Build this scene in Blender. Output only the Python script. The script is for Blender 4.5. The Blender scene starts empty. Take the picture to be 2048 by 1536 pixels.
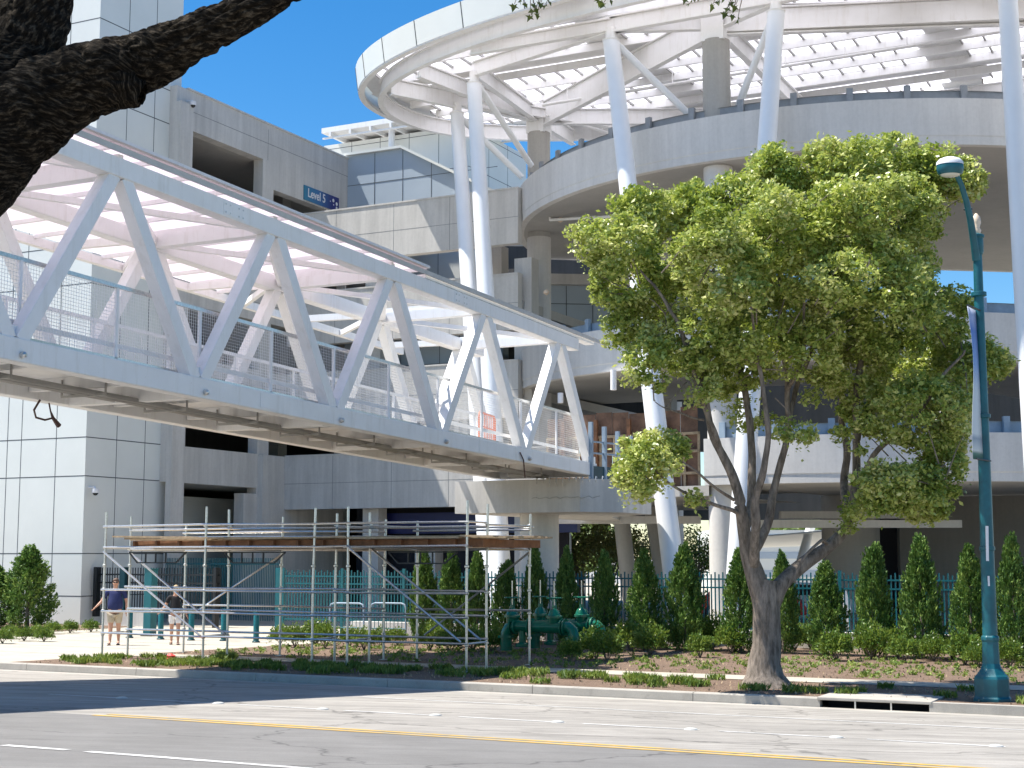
import bpy, math, random
import numpy as np
from mathutils import Vector, Matrix, noise
R = math.radians
random.seed(7); RNG = np.random.default_rng(7)
S = bpy.context.scene

# ------------------------------------------------------------------ camera
PITCH = R(6.68); FPX = 2950.0; CAMZ = 2.5
cd = bpy.data.cameras.new('camera'); cam = bpy.data.objects.new('camera', cd)
S.collection.objects.link(cam); S.camera = cam
cam.location = (0, 0, CAMZ); cam.rotation_euler = (R(90) + PITCH, 0, 0)
cd.sensor_width = 36; cd.lens = FPX / 2048 * 36; cd.clip_end = 3000; cd.clip_start = .1

# ------------------------------------------------------------------ light
SUN_EL = 62.5
SUN_TO = (-1.0, 0.09)            # ground direction towards the sun (x, y)
az = math.atan2(SUN_TO[0], SUN_TO[1])          # clockwise from +Y
W = bpy.data.worlds.new('World'); S.world = W; W.use_nodes = True
nt = W.node_tree; bg = nt.nodes['Background']
sky = nt.nodes.new('ShaderNodeTexSky'); sky.sky_type = 'NISHITA'; sky.sun_disc = False
sky.sun_elevation = R(SUN_EL); sky.sun_rotation = az
sky.air_density = 1.0; sky.dust_density = 0.15; sky.ozone_density = 2.6; sky.altitude = 50
hs = nt.nodes.new('ShaderNodeHueSaturation'); hs.inputs['Saturation'].default_value = 1.4
nt.links.new(sky.outputs[0], hs.inputs['Color']); nt.links.new(hs.outputs[0], bg.inputs[0]); bg.inputs[1].default_value = 0.092
sl = bpy.data.lights.new('sun', 'SUN'); sl.energy = 4.9; sl.angle = R(.53); sl.color = (1, .955, .88)
so = bpy.data.objects.new('sun', sl); S.collection.objects.link(so)
h = Vector((SUN_TO[0], SUN_TO[1], 0)).normalized()
to_sun = Vector((h.x * math.cos(R(SUN_EL)), h.y * math.cos(R(SUN_EL)), math.sin(R(SUN_EL))))
so.rotation_euler = to_sun.to_track_quat('Z', 'Y').to_euler()
S.view_settings.view_transform = 'Standard'; S.view_settings.look = 'None'
S.view_settings.exposure = 0.90; S.view_settings.gamma = 1

# ------------------------------------------------------------------ geometry helpers
AZ = R(26.66); EX = Vector((math.cos(AZ), -math.sin(AZ), 0)); DX = Vector((math.sin(AZ), math.cos(AZ), 0))
UP = Vector((0, 0, 1))
def ED(e, d, z=0): return EX * e + DX * d + UP * z
def ray(px, py):
    u = (px - 1024) / FPX; v = (768 - py) / FPX
    return Vector((u, math.cos(PITCH) - v * math.sin(PITCH), math.sin(PITCH) + v * math.cos(PITCH)))
CP = Vector((0, 0, CAMZ))
def at_Y(px, py, Y): r = ray(px, py); return CP + r * (Y / r.y)
def at_d(px, py, d): r = ray(px, py); return CP + r * (d / r.dot(DX))
def at_e(px, py, e): r = ray(px, py); return CP + r * (e / r.dot(EX))
def at_z(px, py, z): r = ray(px, py); return CP + r * ((z - CAMZ) / r.z)
def zof(py, Y, px=1024): return at_Y(px, py, Y).z
DK = 24.3
def gz(d):
    if d < 8: d = 8
    if d <= DK: return .05 + .055 * (DK - d)
    if d < 36: return .2 - .2 * (d - DK) / (36 - DK)
    return 0.0
def gpt(p): return Vector((p.x, p.y, gz(p.dot(DX))))
def at_g(px, py):                       # pixel -> ground
    z = .1
    for _ in range(12): p = at_z(px, py, z); z = gz(p.dot(DX))
    return Vector((p.x, p.y, z))

def wl(o):
    v = Vector((0, 0, 0))
    while o: v = v + o.location; o = o.parent
    return v
class MB:
    def __init__(s): s.v = []; s.f = []; s.m = []; s.cm = 0; s.marks = []
    def mark(s): s.marks.append((len(s.v), len(s.f))); return s
    def add(s, vs, fs, m=None):
        b = len(s.v); s.v += [tuple(p) for p in vs]
        for f in fs: s.f.append([b + i for i in f]); s.m.append(s.cm if m is None else m)
        return s
    def box(s, c, sx, sy, sz, ax=EX, ay=DX, az_=UP, m=None):
        c = Vector(c); vs = []
        for k in (-1, 1):
            for j in (-1, 1):
                for i in (-1, 1): vs.append(c + ax * (i * sx / 2) + ay * (j * sy / 2) + az_ * (k * sz / 2))
        return s.add(vs, [(0, 2, 3, 1), (4, 5, 7, 6), (0, 1, 5, 4), (2, 6, 7, 3), (0, 4, 6, 2), (1, 3, 7, 5)], m)
    def eb(s, e0, e1, d0, d1, z0, z1, m=None):
        return s.box(ED((e0 + e1) / 2, (d0 + d1) / 2, (z0 + z1) / 2), abs(e1 - e0), abs(d1 - d0), abs(z1 - z0), m=m)
    def beam(s, p, q, w, hgt=None, up=UP, m=None):
        p = Vector(p); q = Vector(q); a = q - p; L = a.length
        if L < 1e-6: return s
        a.normalize(); hgt = hgt or w
        x = up.cross(a)
        if x.length < 1e-3: x = EX.cross(a)
        x.normalize(); y = a.cross(x)
        return s.box((p + q) / 2, w, L, hgt, x, a, y, m)
    def tube(s, pts, rs, n=10, cap=True, m=None, closed=False):
        pts = [Vector(p) for p in pts]
        if not hasattr(rs, '__len__'): rs = [rs] * len(pts)
        N = len(pts); rings = []; ref = None
        for i, p in enumerate(pts):
            if closed: t = pts[(i + 1) % N] - pts[i - 1]
            else: t = pts[min(i + 1, N - 1)] - pts[max(i - 1, 0)]
            t.normalize()
            if ref is None: ref = UP if abs(t.z) < .9 else Vector((1, 0, 0))
            x = ref.cross(t)
            if x.length < 1e-4: x = Vector((1, 0, 0)).cross(t)
            x.normalize(); y = t.cross(x); ref = y
            rings.append([p + x * (rs[i] * math.cos(2 * math.pi * k / n)) + y * (rs[i] * math.sin(2 * math.pi * k / n)) for k in range(n)])
        vs = [v for r in rings for v in r]; fs = []
        for i in range(N if closed else N - 1):
            j = (i + 1) % N
            for k in range(n): k2 = (k + 1) % n; fs.append((i * n + k, i * n + k2, j * n + k2, j * n + k))
        if cap and not closed: fs.append(tuple(range(n))[::-1]); fs.append(tuple((N - 1) * n + k for k in range(n)))
        return s.add(vs, fs, m)
    def lathe(s, c, prof, n=20, ax=UP, m=None):
        c = Vector(c); pts = [c + ax * z for r, z in prof]; x = ax.orthogonal().normalized(); y = ax.cross(x)
        vs = []
        for (r, z) in prof:
            for k in range(n): a = 2 * math.pi * k / n; vs.append(c + ax * z + x * (r * math.cos(a)) + y * (r * math.sin(a)))
        fs = []
        for i in range(len(prof) - 1):
            for k in range(n): k2 = (k + 1) % n; fs.append((i * n + k, i * n + k2, (i + 1) * n + k2, (i + 1) * n + k))
        if prof[0][0] > 1e-4: fs.append(tuple(range(n))[::-1])
        if prof[-1][0] > 1e-4: fs.append(tuple((len(prof) - 1) * n + k for k in range(n)))
        return s.add(vs, fs, m)
    def prism(s, poly, off, m=None):             # poly list of 3D points, extruded by off
        n = len(poly); off = Vector(off); vs = [Vector(p) for p in poly] + [Vector(p) + off for p in poly]
        fs = [tuple(range(n))[::-1], tuple(range(n, 2 * n))] + [(i, (i + 1) % n, (i + 1) % n + n, i + n) for i in range(n)]
        return s.add(vs, fs, m)
    def quadstrip(s, A, B, m=None, closed=False):
        n = len(A); vs = [Vector(p) for p in A] + [Vector(p) for p in B]
        fs = [(i, (i + 1) % n, (i + 1) % n + n, i + n) for i in range(n if closed else n - 1)]
        return s.add(vs, fs, m)
    def build(s, name, mats, parent=None, smooth=False, angle=None, bevel=0):
        if not isinstance(mats, (list, tuple)): mats = [mats]
        L = wl(parent) if parent else Vector((0, 0, 0))
        me = bpy.data.meshes.new(name)
        me.from_pydata([(v[0] - L.x, v[1] - L.y, v[2] - L.z) for v in s.v], [], s.f)
        for m in mats: me.materials.append(m)
        if len(mats) > 1: me.polygons.foreach_set('material_index', s.m)
        if smooth:
            me.polygons.foreach_set('use_smooth', [True] * len(me.polygons))
            try: me.set_sharp_from_angle(angle=R(angle or 40))
            except Exception: pass
        me.update()
        o = bpy.data.objects.new(name, me); S.collection.objects.link(o)
        if parent: o.parent = parent
        if bevel:
            b = o.modifiers.new('bevel', 'BEVEL'); b.width = bevel; b.segments = 2; b.limit_method = 'ANGLE'
        return o
def build_each(mb, name, mats, parent=None, **k):
    for i, (v0, f0) in enumerate(mb.marks):
        v1, f1 = mb.marks[i + 1] if i + 1 < len(mb.marks) else (len(mb.v), len(mb.f))
        q = MB(); q.v = mb.v[v0:v1]; q.f = [[j - v0 for j in f] for f in mb.f[f0:f1]]; q.m = mb.m[f0:f1]; q.build(name, mats, parent, **k)
def tag(o, label=None, cat=None, group=None, kind=None):
    if label: o['label'] = label
    if cat: o['category'] = cat
    if group: o['group'] = group
    if kind: o['kind'] = kind
    return o
def thing(name, label, cat, loc=(0, 0, 0), group=None, rotz=0):
    o = bpy.data.objects.new(name, None); S.collection.objects.link(o)
    o.location = loc; o.rotation_euler.z = rotz; o.empty_display_size = .2
    return tag(o, label, cat, group)
def copy_tree(o, parent=None):
    c = o.copy(); S.collection.objects.link(c); c.parent = parent
    for ch in list(o.children): copy_tree(ch, c)
    return c
def npmesh(name, V, F, mat, parent=None, nper=4):
    L = wl(parent) if parent else Vector((0, 0, 0))
    V = np.asarray(V, dtype=np.float32).reshape(-1, 3) - np.array(L, dtype=np.float32)
    F = np.asarray(F, dtype=np.int32).reshape(-1)
    me = bpy.data.meshes.new(name); nf = len(F) // nper
    me.vertices.add(len(V)); me.vertices.foreach_set('co', V.reshape(-1))
    me.loops.add(len(F)); me.loops.foreach_set('vertex_index', F)
    me.polygons.add(nf); me.polygons.foreach_set('loop_start', np.arange(nf, dtype=np.int32) * nper)
    try: me.polygons.foreach_set('loop_total', np.full(nf, nper, dtype=np.int32))
    except Exception: pass
    me.materials.append(mat); me.update(calc_edges=True); me.validate()
    o = bpy.data.objects.new(name, me); S.collection.objects.link(o)
    if parent: o.parent = parent
    return o

# ------------------------------------------------------------------ materials
class N:
    def __init__(s, name):
        s.m = bpy.data.materials.new(name); s.m.use_nodes = True; s.t = s.m.node_tree
        s.b = s.t.nodes['Principled BSDF']; s.out = s.t.nodes['Material Output']
    def n(s, t, **k):
        x = s.t.nodes.new(t)
        for a, v in k.items(): setattr(x, a, v)
        return x
    def l(s, a, b): s.t.links.new(a, b)
    def noise(s, scale, detail=4, rough=.6, vec=None):
        x = s.n('ShaderNodeTexNoise'); x.inputs['Scale'].default_value = scale
        x.inputs['Detail'].default_value = detail; x.inputs['Roughness'].default_value = rough
        if vec: s.l(vec, x.inputs['Vector'])
        return x
    def ramp(s, fac, stops):
        x = s.n('ShaderNodeValToRGB'); s.l(fac, x.inputs[0]); r = x.color_ramp
        while len(r.elements) > 1: r.elements.remove(r.elements[-1])
        r.elements[0].position = stops[0][0]; r.elements[0].color = (*stops[0][1], 1)
        for p, c in stops[1:]: e = r.elements.new(p); e.color = (*c, 1)
        return x.outputs[0]
    def mix(s, fac, a, b, mode='MIX'):
        x = s.n('ShaderNodeMix', data_type='RGBA', blend_type=mode)
        for sock, val in ((x.inputs[0], fac), (x.inputs[6], a), (x.inputs[7], b)):
            if isinstance(val, (int, float)): sock.default_value = val
            elif isinstance(val, tuple): sock.default_value = (*val, 1)
            else: s.l(val, sock)
        return x.outputs[2]
    def bump(s, hgt, st=.3, dist=.02):
        x = s.n('ShaderNodeBump'); x.inputs['Strength'].default_value = st; x.inputs['Distance'].default_value = dist
        s.l(hgt, x.inputs['Height']); s.l(x.outputs[0], s.b.inputs['Normal'])
    def pos(s, scale=(1, 1, 1), rot=0):
        g = s.n('ShaderNodeNewGeometry'); mp = s.n('ShaderNodeMapping'); s.l(g.outputs['Position'], mp.inputs[0])
        mp.inputs['Scale'].default_value = scale; mp.inputs['Rotation'].default_value = (0, 0, rot); return mp.outputs[0]
def sc(c, k): return tuple(min(1, x * k) for x in c)
def simple(name, col, rough=.5, metal=0, var=.12, scale=3, bump=0, bscale=40, spec=None):
    m = N(name); m.b.inputs['Roughness'].default_value = rough; m.b.inputs['Metallic'].default_value = metal
    if spec is not None: m.b.inputs['Specular IOR Level'].default_value = spec
    nz = m.noise(scale, 5, .65, m.pos())
    m.l(m.ramp(nz.outputs[0], [(.3, sc(col, 1 - var)), (.7, sc(col, 1 + var))]), m.b.inputs['Base Color'])
    if bump: m.bump(m.noise(bscale, 4, .6, m.pos()).outputs[0], bump, .01)
    return m.m
def concrete(name, col, var=.09, streak=.17, bump=.15):
    m = N(name); m.b.inputs['Roughness'].default_value = .85; m.b.inputs['Specular IOR Level'].default_value = .25
    big = m.noise(.35, 6, .62, m.pos()); fine = m.noise(9, 5, .7, m.pos()); st = m.noise(1.0, 5, .7, m.pos((2.2, 2.2, .14)))
    c = m.ramp(big.outputs[0], [(.25, sc(col, 1 - var)), (.75, sc(col, 1 + var))])
    c = m.mix(1, c, m.ramp(st.outputs[0], [(.35, (1 - streak,) * 3), (.6, (1, 1, 1))]), 'MULTIPLY')
    c = m.mix(1, c, m.ramp(fine.outputs[0], [(.3, (.93,) * 3), (.6, (1, 1, 1))]), 'MULTIPLY')
    m.l(c, m.b.inputs['Base Color']); m.bump(fine.outputs[0], bump, .01); return m.m
M = {}
M['conc'] = concrete('painted_concrete', (.64, .615, .575))
M['conc_dim'] = concrete('shaded_ground_floor_wall', (.24, .23, .21), .06, .1)  # concrete darkened to carry the shade under the ramp
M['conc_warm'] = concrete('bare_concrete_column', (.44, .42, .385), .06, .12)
M['conc_ring'] = concrete('ramp_concrete', (.69, .665, .63), .08, .11)
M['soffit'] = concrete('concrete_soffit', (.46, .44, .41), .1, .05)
M['dark_in'] = concrete('dim_interior_concrete', (.10, .10, .10))  # dark tone stands in for the shade of deep interiors
M['black_in'] = simple('black_interior', (.02, .02, .025), .9)  # near-black stands for deep shade inside openings
M['panel'] = simple('white_metal_panel', (.73, .74, .70), .35, 0, .03, .6)
M['panel_blue'] = simple('blue_grey_panel', (.42, .49, .56), .35, 0, .04, .6)
M['joint'] = simple('panel_joint', (.07, .08, .09), .8)
M['joint_soft'] = simple('concrete_joint', (.24, .24, .24), .9)
def steel():
    m = N('white_painted_steel'); a = m.noise(1.3, 6, .7, m.pos()); b = m.noise(1, 5, .7, m.pos((5, 5, .6))); c3 = m.noise(7, 4, .75, m.pos())
    c = m.ramp(a.outputs[0], [(.3, (.81, .80, .78)), (.65, (.87, .86, .845))])
    c = m.mix(1, c, m.ramp(b.outputs[0], [(.32, (.92, .91, .89)), (.48, (1, 1, 1))]), 'MULTIPLY'); c = m.mix(1, c, m.ramp(c3.outputs[0], [(.24, (.80, .77, .72)), (.34, (1, 1, 1))]), 'MULTIPLY')
    m.l(c, m.b.inputs['Base Color']); m.l(m.ramp(a.outputs[0], [(.3, (.6,) * 3), (.7, (.33,) * 3)]), m.b.inputs['Roughness']); return m.m
M['white'] = steel()
M['white_col'] = simple('white_column_paint', (.82, .83, .84), .32, 0, .03, 1)
M['eaves'] = simple('pale_grey_eaves_metal', (.50, .49, .47), .5, .1, .08, 3)
M['gutter'] = simple('grey_gutter_metal', (.34, .33, .31), .5, .2, .1, 3)
M['galv'] = simple('galvanised_tube', (.62, .62, .60), .30, .8, .18, 25)
M['wood'] = simple('raw_plank', (.40, .30, .19), .8, 0, .3, 8, .3)
M['wood_red'] = simple('brown_timber', (.23, .11, .055), .8, 0, .35, 5, .3)
M['ply'] = simple('weathered_plywood', (.17, .095, .06), .8, 0, .5, 2.5, .3)
M['teal'] = simple('teal_paint', (.006, .115, .135), .4, 0, .15, 3)
M['teal_dark'] = simple('dark_teal_paint', (.004, .045, .06), .4, 0, .15, 3)
M['lamp_teal'] = simple('street_lamp_paint', (.005, .095, .12), .42, 0, .3, 4, .15, 30)
M['black'] = simple('black_paint', (.012, .014, .016), .45)
M['valve'] = simple('glossy_green_paint', (.01, .16, .09), .2, 0, .15, 6)
M['orange'] = simple('orange_plastic', (.75, .16, .04), .5)
M['red'] = simple('red_paint', (.5, .02, .02), .35)
M['blue'] = simple('blue_paint', (.01, .015, .10), .4)
M['greyrail'] = simple('grey_guard_rail', (.27, .28, .29), .5)
M['bluerail'] = simple('blue_grey_rail', (.27, .35, .43), .5)
M['skin'] = simple('skin', (.55, .30, .20), .55, 0, .08, 20)
M['navy'] = simple('navy_cotton', (.02, .03, .11), .9, 0, .15, 12, .3)
M['blackcloth'] = simple('black_cotton', (.015, .014, .016), .9, 0, .15, 12, .3)
M['khaki'] = simple('khaki_cotton', (.50, .43, .32), .9, 0, .1, 12, .3)
M['whitecloth'] = simple('white_cotton', (.75, .74, .75), .9, 0, .06, 12, .3)
M['hair'] = simple('blond_hair', (.45, .33, .18), .7, 0, .3, 60)
M['hair_dark'] = simple('short_brown_hair', (.12, .07, .045), .7, 0, .3, 60)
M['shoe'] = simple('dark_leather', (.04, .025, .02), .6)
M['glassy'] = simple('dark_glass', (.02, .025, .03), .08, 0, .1, 2)
M['chrome'] = simple('bare_steel', (.6, .6, .6), .25, 1)
M['cable'] = simple('brown_cable', (.08, .035, .025), .6)
M['yellowpaint'] = simple('faded_yellow_paint', (.66, .40, .06), .75, 0, .15, 6)
M['creamlamp'] = simple('cream_plastic', (.8, .62, .45), .4)
M['pinkplastic'] = simple('red_plastic', (.7, .08, .07), .4)

def translucent(name, col, tr, t_amt=.55, rough=.5):
    m = N(name); m.b.inputs['Roughness'].default_value = rough
    m.b.inputs['Base Color'].default_value = (*col, 1)
    t = m.n('ShaderNodeBsdfTranslucent'); t.inputs[0].default_value = (*tr, 1)
    mx = m.n('ShaderNodeMixShader'); mx.inputs[0].default_value = t_amt
    m.l(m.b.outputs[0], mx.inputs[1]); m.l(t.outputs[0], mx.inputs[2]); m.l(mx.outputs[0], m.out.inputs[0]); return m.m
M['poly'] = translucent('milky_roof_panel', (.84, .80, .82), (.95, .88, .92), .62)
M['poly_open'] = translucent('bright_roof_strip', (.85, .84, .87), (.98, .95, .99), .80)

def leafmat(name, stops, t_amt=.35, rough=.45, clump=.5, tcol=(.30, .36, .04), spec=.4):
    m = N(name); g = m.n('ShaderNodeNewGeometry')
    m.b.inputs['Roughness'].default_value = rough; m.b.inputs['Specular IOR Level'].default_value = spec
    big = m.noise(clump, 3, .6, m.pos())
    ad = m.n('ShaderNodeMath', operation='MULTIPLY_ADD'); m.l(g.outputs['Random Per Island'], ad.inputs[0]); ad.inputs[1].default_value = .55
    mu = m.n('ShaderNodeMath', operation='MULTIPLY_ADD'); m.l(big.outputs[0], mu.inputs[0]); mu.inputs[1].default_value = 1.3; mu.inputs[2].default_value = -.42
    m.l(mu.outputs[0], ad.inputs[2])
    c = m.ramp(ad.outputs[0], stops); m.l(c, m.b.inputs['Base Color'])
    t = m.n('ShaderNodeBsdfTranslucent'); m.l(m.mix(.5, c, tcol), t.inputs[0])
    mx = m.n('ShaderNodeMixShader'); mx.inputs[0].default_value = t_amt
    m.l(m.b.outputs[0], mx.inputs[1]); m.l(t.outputs[0], mx.inputs[2]); m.l(mx.outputs[0], m.out.inputs[0]); return m.m
M['leaf'] = leafmat('camphor_leaf', [(0, (.07, .13, .02)), (.28, (.22, .31, .06)), (.58, (.50, .56, .15)), (1, (.82, .78, .40))], .34, .38, .9, (.42, .48, .04))  # pale upper stops carry the crown's sunlit highlights
M['leaf_dark'] = leafmat('cypress_foliage', [(0, (.03, .08, .015)), (.45, (.10, .20, .035)), (1, (.34, .44, .10))], .2, .6, 1.5, (.05, .12, .02))
M['leaf_shrub'] = leafmat('shrub_leaf', [(0, (.03, .08, .015)), (.5, (.10, .19, .03)), (1, (.32, .40, .09))], .3, .4, 1.5)
M['leaf_ground'] = leafmat('ground_plant_leaf', [(0, (.05, .11, .02)), (.5, (.16, .25, .045)), (1, (.42, .46, .12))], .3, .6, 1.5)
M['leaf_dry'] = leafmat('dry_tree_leaf', [(0, (.08, .09, .03)), (.5, (.16, .16, .06)), (1, (.28, .26, .11))], .3, .6, .6)
M['leaf_pale'] = leafmat('pale_tree_leaf', [(0, (.06, .11, .03)), (.5, (.16, .24, .06)), (1, (.35, .42, .16))], .3, .5, .6)
M['leaf_near'] = leafmat('shade_tree_leaf', [(0, (.03, .05, .01)), (1, (.09, .11, .02))], .3, .5, 2)
def bark(name, c0, c1, sc_=(14, 14, 3.2), bump=.8):
    m = N(name); m.b.inputs['Roughness'].default_value = .9; m.b.inputs['Specular IOR Level'].default_value = .15
    a = m.noise(1.0, 6, .7, m.pos(sc_)); b = m.noise(1.3, 3, .6, m.pos())
    c = m.ramp(a.outputs[0], [(.3, c0), (.65, c1)])
    c = m.mix(1, c, m.ramp(b.outputs[0], [(.3, (.7,) * 3), (.7, (1.0,) * 3)]), 'MULTIPLY')
    m.l(c, m.b.inputs['Base Color']); m.bump(a.outputs[0], bump, .03); return m.m
M['bark'] = bark('street_tree_bark', (.09, .075, .06), (.36, .30, .25))
def bark_near():
    m = N('furrowed_shaded_bark'); m.b.inputs['Roughness'].default_value = .95; m.b.inputs['Specular IOR Level'].default_value = .1
    tc = m.n('ShaderNodeUVMap'); mp = m.n('ShaderNodeMapping'); m.l(tc.outputs[0], mp.inputs[0]); mp.inputs['Scale'].default_value = (52, 20, 1)
    a = m.noise(1.0, 5, .68, mp.outputs[0]); b = m.noise(70, 3, .7, m.pos()); c3 = m.noise(2.2, 3, .6, m.pos())
    c = m.ramp(a.outputs[0], [(.36, (.006, .005, .004)), (.5, (.018, .014, .010)), (.64, (.11, .088, .064))])  # crown shade and tan sun dapples are put into these bark tones
    c = m.mix(1, c, m.ramp(b.outputs[0], [(.3, (.55,) * 3), (.7, (1.25,) * 3)]), 'MULTIPLY')
    c = m.mix(1, c, m.ramp(c3.outputs[0], [(.3, (.7,) * 3), (.7, (1.1,) * 3)]), 'MULTIPLY')
    m.l(c, m.b.inputs['Base Color']); m.bump(a.outputs[0], 1.0, .03); return m.m
M['bark_near'] = bark_near()

def road_mat(name, c0, c1, streak=.1, patches=.1):
    m = N(name); m.b.inputs['Roughness'].default_value = .85; m.b.inputs['Specular IOR Level'].default_value = .3
    fine = m.noise(60, 3, .8, m.pos()); mid = m.noise(1.1, 6, .7, m.pos())
    st = m.noise(1, 4, .65, m.pos((.18, 3.0, 1), AZ)); st2 = m.noise(1, 3, .6, m.pos((.5, 9, 1), AZ))
    c = m.ramp(mid.outputs[0], [(.3, c0), (.7, c1)])
    c = m.mix(1, c, m.ramp(st.outputs[0], [(.3, (1 - streak,) * 3), (.7, (1 + streak,) * 3)]), 'MULTIPLY')
    c = m.mix(1, c, m.ramp(st2.outputs[0], [(.55, (1, 1, 1)), (.72, (1 - streak * 1.6,) * 3)]), 'MULTIPLY')
    c = m.mix(1, c, m.ramp(fine.outputs[0], [(.3, (.86,) * 3), (.7, (1.08,) * 3)]), 'MULTIPLY')
    cr = m.n('ShaderNodeTexVoronoi'); cr.feature = 'DISTANCE_TO_EDGE'; cr.inputs['Scale'].default_value = .23
    dn = m.noise(.8, 4, .6, m.pos()); va = m.n('ShaderNodeVectorMath', operation='MULTIPLY_ADD'); m.l(dn.outputs['Color'], va.inputs[0]); va.inputs[1].default_value = (1.6, 1.6, 0); m.l(m.pos(), va.inputs[2]); m.l(va.outputs[0], cr.inputs['Vector'])
    if patches: c = m.mix(1, c, m.ramp(cr.outputs['Distance'], [(0, (.55,) * 3), (.004, (.75,) * 3), (.008, (1, 1, 1))]), 'MULTIPLY')
    sp = m.noise(2.6, 3, .8, m.pos((.6, 1.6, 1), AZ)); c = m.mix(1, c, m.ramp(sp.outputs[0], [(.62, (1, 1, 1)), (.74, (.80,) * 3)]), 'MULTIPLY')
    m.l(c, m.b.inputs['Base Color']); m.bump(fine.outputs[0], .35, .006); return m.m
M['asphalt'] = road_mat('asphalt', (.165, .158, .149), (.212, .204, .193), .09)
M['worn'] = road_mat('worn_pale_asphalt', (.26, .243, .218), (.36, .335, .30), .22)
M['gutterconc'] = road_mat('gutter_concrete', (.36, .335, .295), (.45, .42, .37), .07, 0)
M['pave'] = road_mat('pavement_concrete', (.40, .365, .30), (.50, .455, .375), .05, 0)
def paint(name, col, under):
    m = N(name); m.b.inputs['Roughness'].default_value = .8; a = m.noise(9, 6, .8, m.pos()); b = m.noise(.9, 4, .7, m.pos()); f = m.mix(.45, a.outputs[0], b.outputs[0])
    m.l(m.ramp(f, [(.40, under), (.50, sc(col, .8)), (.62, col)]), m.b.inputs['Base Color']); return m.m
M['roadpaint'] = paint('worn_white_road_paint', (.70, .69, .67), (.36, .35, .33)); M['yellowpaint'] = paint('worn_yellow_road_paint', (.68, .42, .07), (.34, .28, .17))
def mulch():
    m = N('bark_mulch'); m.b.inputs['Roughness'].default_value = .95
    a = m.noise(28, 5, .75, m.pos()); b = m.noise(1.6, 4, .6, m.pos())
    c = m.ramp(a.outputs[0], [(.3, (.10, .05, .03)), (.5, (.21, .14, .095)), (.72, (.40, .29, .21))])
    c = m.mix(1, c, m.ramp(b.outputs[0], [(.3, (.75,) * 3), (.7, (1.05,) * 3)]), 'MULTIPLY')
    m.l(c, m.b.inputs['Base Color']); m.bump(a.outputs[0], 1, .04); return m.m
M['mulch'] = mulch()
M['soil'] = simple('far_ground', (.30, .29, .27), .9, 0, .1, .3)

# ------------------------------------------------------------------ the ground
def sheet(name, e0, e1, d0, d1, mat, lift=0, breaks=(), ne=1, kind='structure', zf=gz):
    ds = sorted({d0, d1, *[b for b in breaks if d0 < b < d1]}); m = MB()
    es = [e0 + (e1 - e0) * i / ne for i in range(ne + 1)]
    vs = [ED(e, d, zf(d) + lift) for d in ds for e in es]; n = ne + 1
    fs = [(j * n + i, j * n + i + 1, (j + 1) * n + i + 1, (j + 1) * n + i) for j in range(len(ds) - 1) for i in range(ne)]
    m.add(vs, fs); return tag(m.build(name, mat), kind=kind)
def zr(d): return .05 + .055 * (DK - max(d, 8))
def zs(d): return .2 - .2 * (max(d, DK) - DK) / (36 - DK) if d < 36 else 0
tag(MB().add([ED(-900, -900, -.35), ED(900, -900, -.35), ED(900, 1500, -.35), ED(-900, 1500, -.35)], [(0, 1, 2, 3)]).build('ground', M['soil']), kind='structure')
sheet('near_pavement', -80, 60, -60, 2, M['pave'], .12, (), zf=zr)
sheet('road_near_lanes', -120, 120, 2, 13.75, M['asphalt'], 0, (8,), zf=zr)
sheet('road_far_lanes', -120, 120, 13.75, DK - .55, M['worn'], 0, (), zf=zr)
sheet('road_gutter', -120, 120, DK - .55, DK, M['gutterconc'], .0, (), zf=lambda d: zr(d))
E_PL = -24.7
sheet('verge', E_PL, 90, DK + .16, 27.85, M['mulch'], 0, (), zf=zs)
sheet('pavement', E_PL, 90, 27.85, 29.1, M['pave'], .01, (), zf=zs)
sheet('planting_bed', E_PL, 90, 29.1, 44, M['mulch'], .0, (36,), zf=zs)
sheet('plaza', -120, E_PL, DK + .16, 44, M['pave'], .0, (36,), zf=zs)
sheet('garage_floor', -120, 120, 44, 130, M['pave'], -.01, (), zf=lambda d: 0)
# expansion joints in the plaza paving
m = MB()
for d in (27.8, 30.8, 33.8, 36.8): m.eb(-60, E_PL - .1, d - .012, d + .012, zs(d) - .02, zs(d) + .004)
for e in np.arange(-60, E_PL, 3.0):
    for (a, b) in ((24.5, 27.8), (27.8, 30.8), (30.8, 33.8), (33.8, 36), (36, 41)):
        A = ED(e, a, zs(a) + .004); B = ED(e, b, zs(b) + .004); m.add([A - EX * .01, A + EX * .01, B + EX * .01, B - EX * .01], [(0, 1, 2, 3)])
tag(m.build('pavement_joints', M['joint_soft']), kind='structure')
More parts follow.
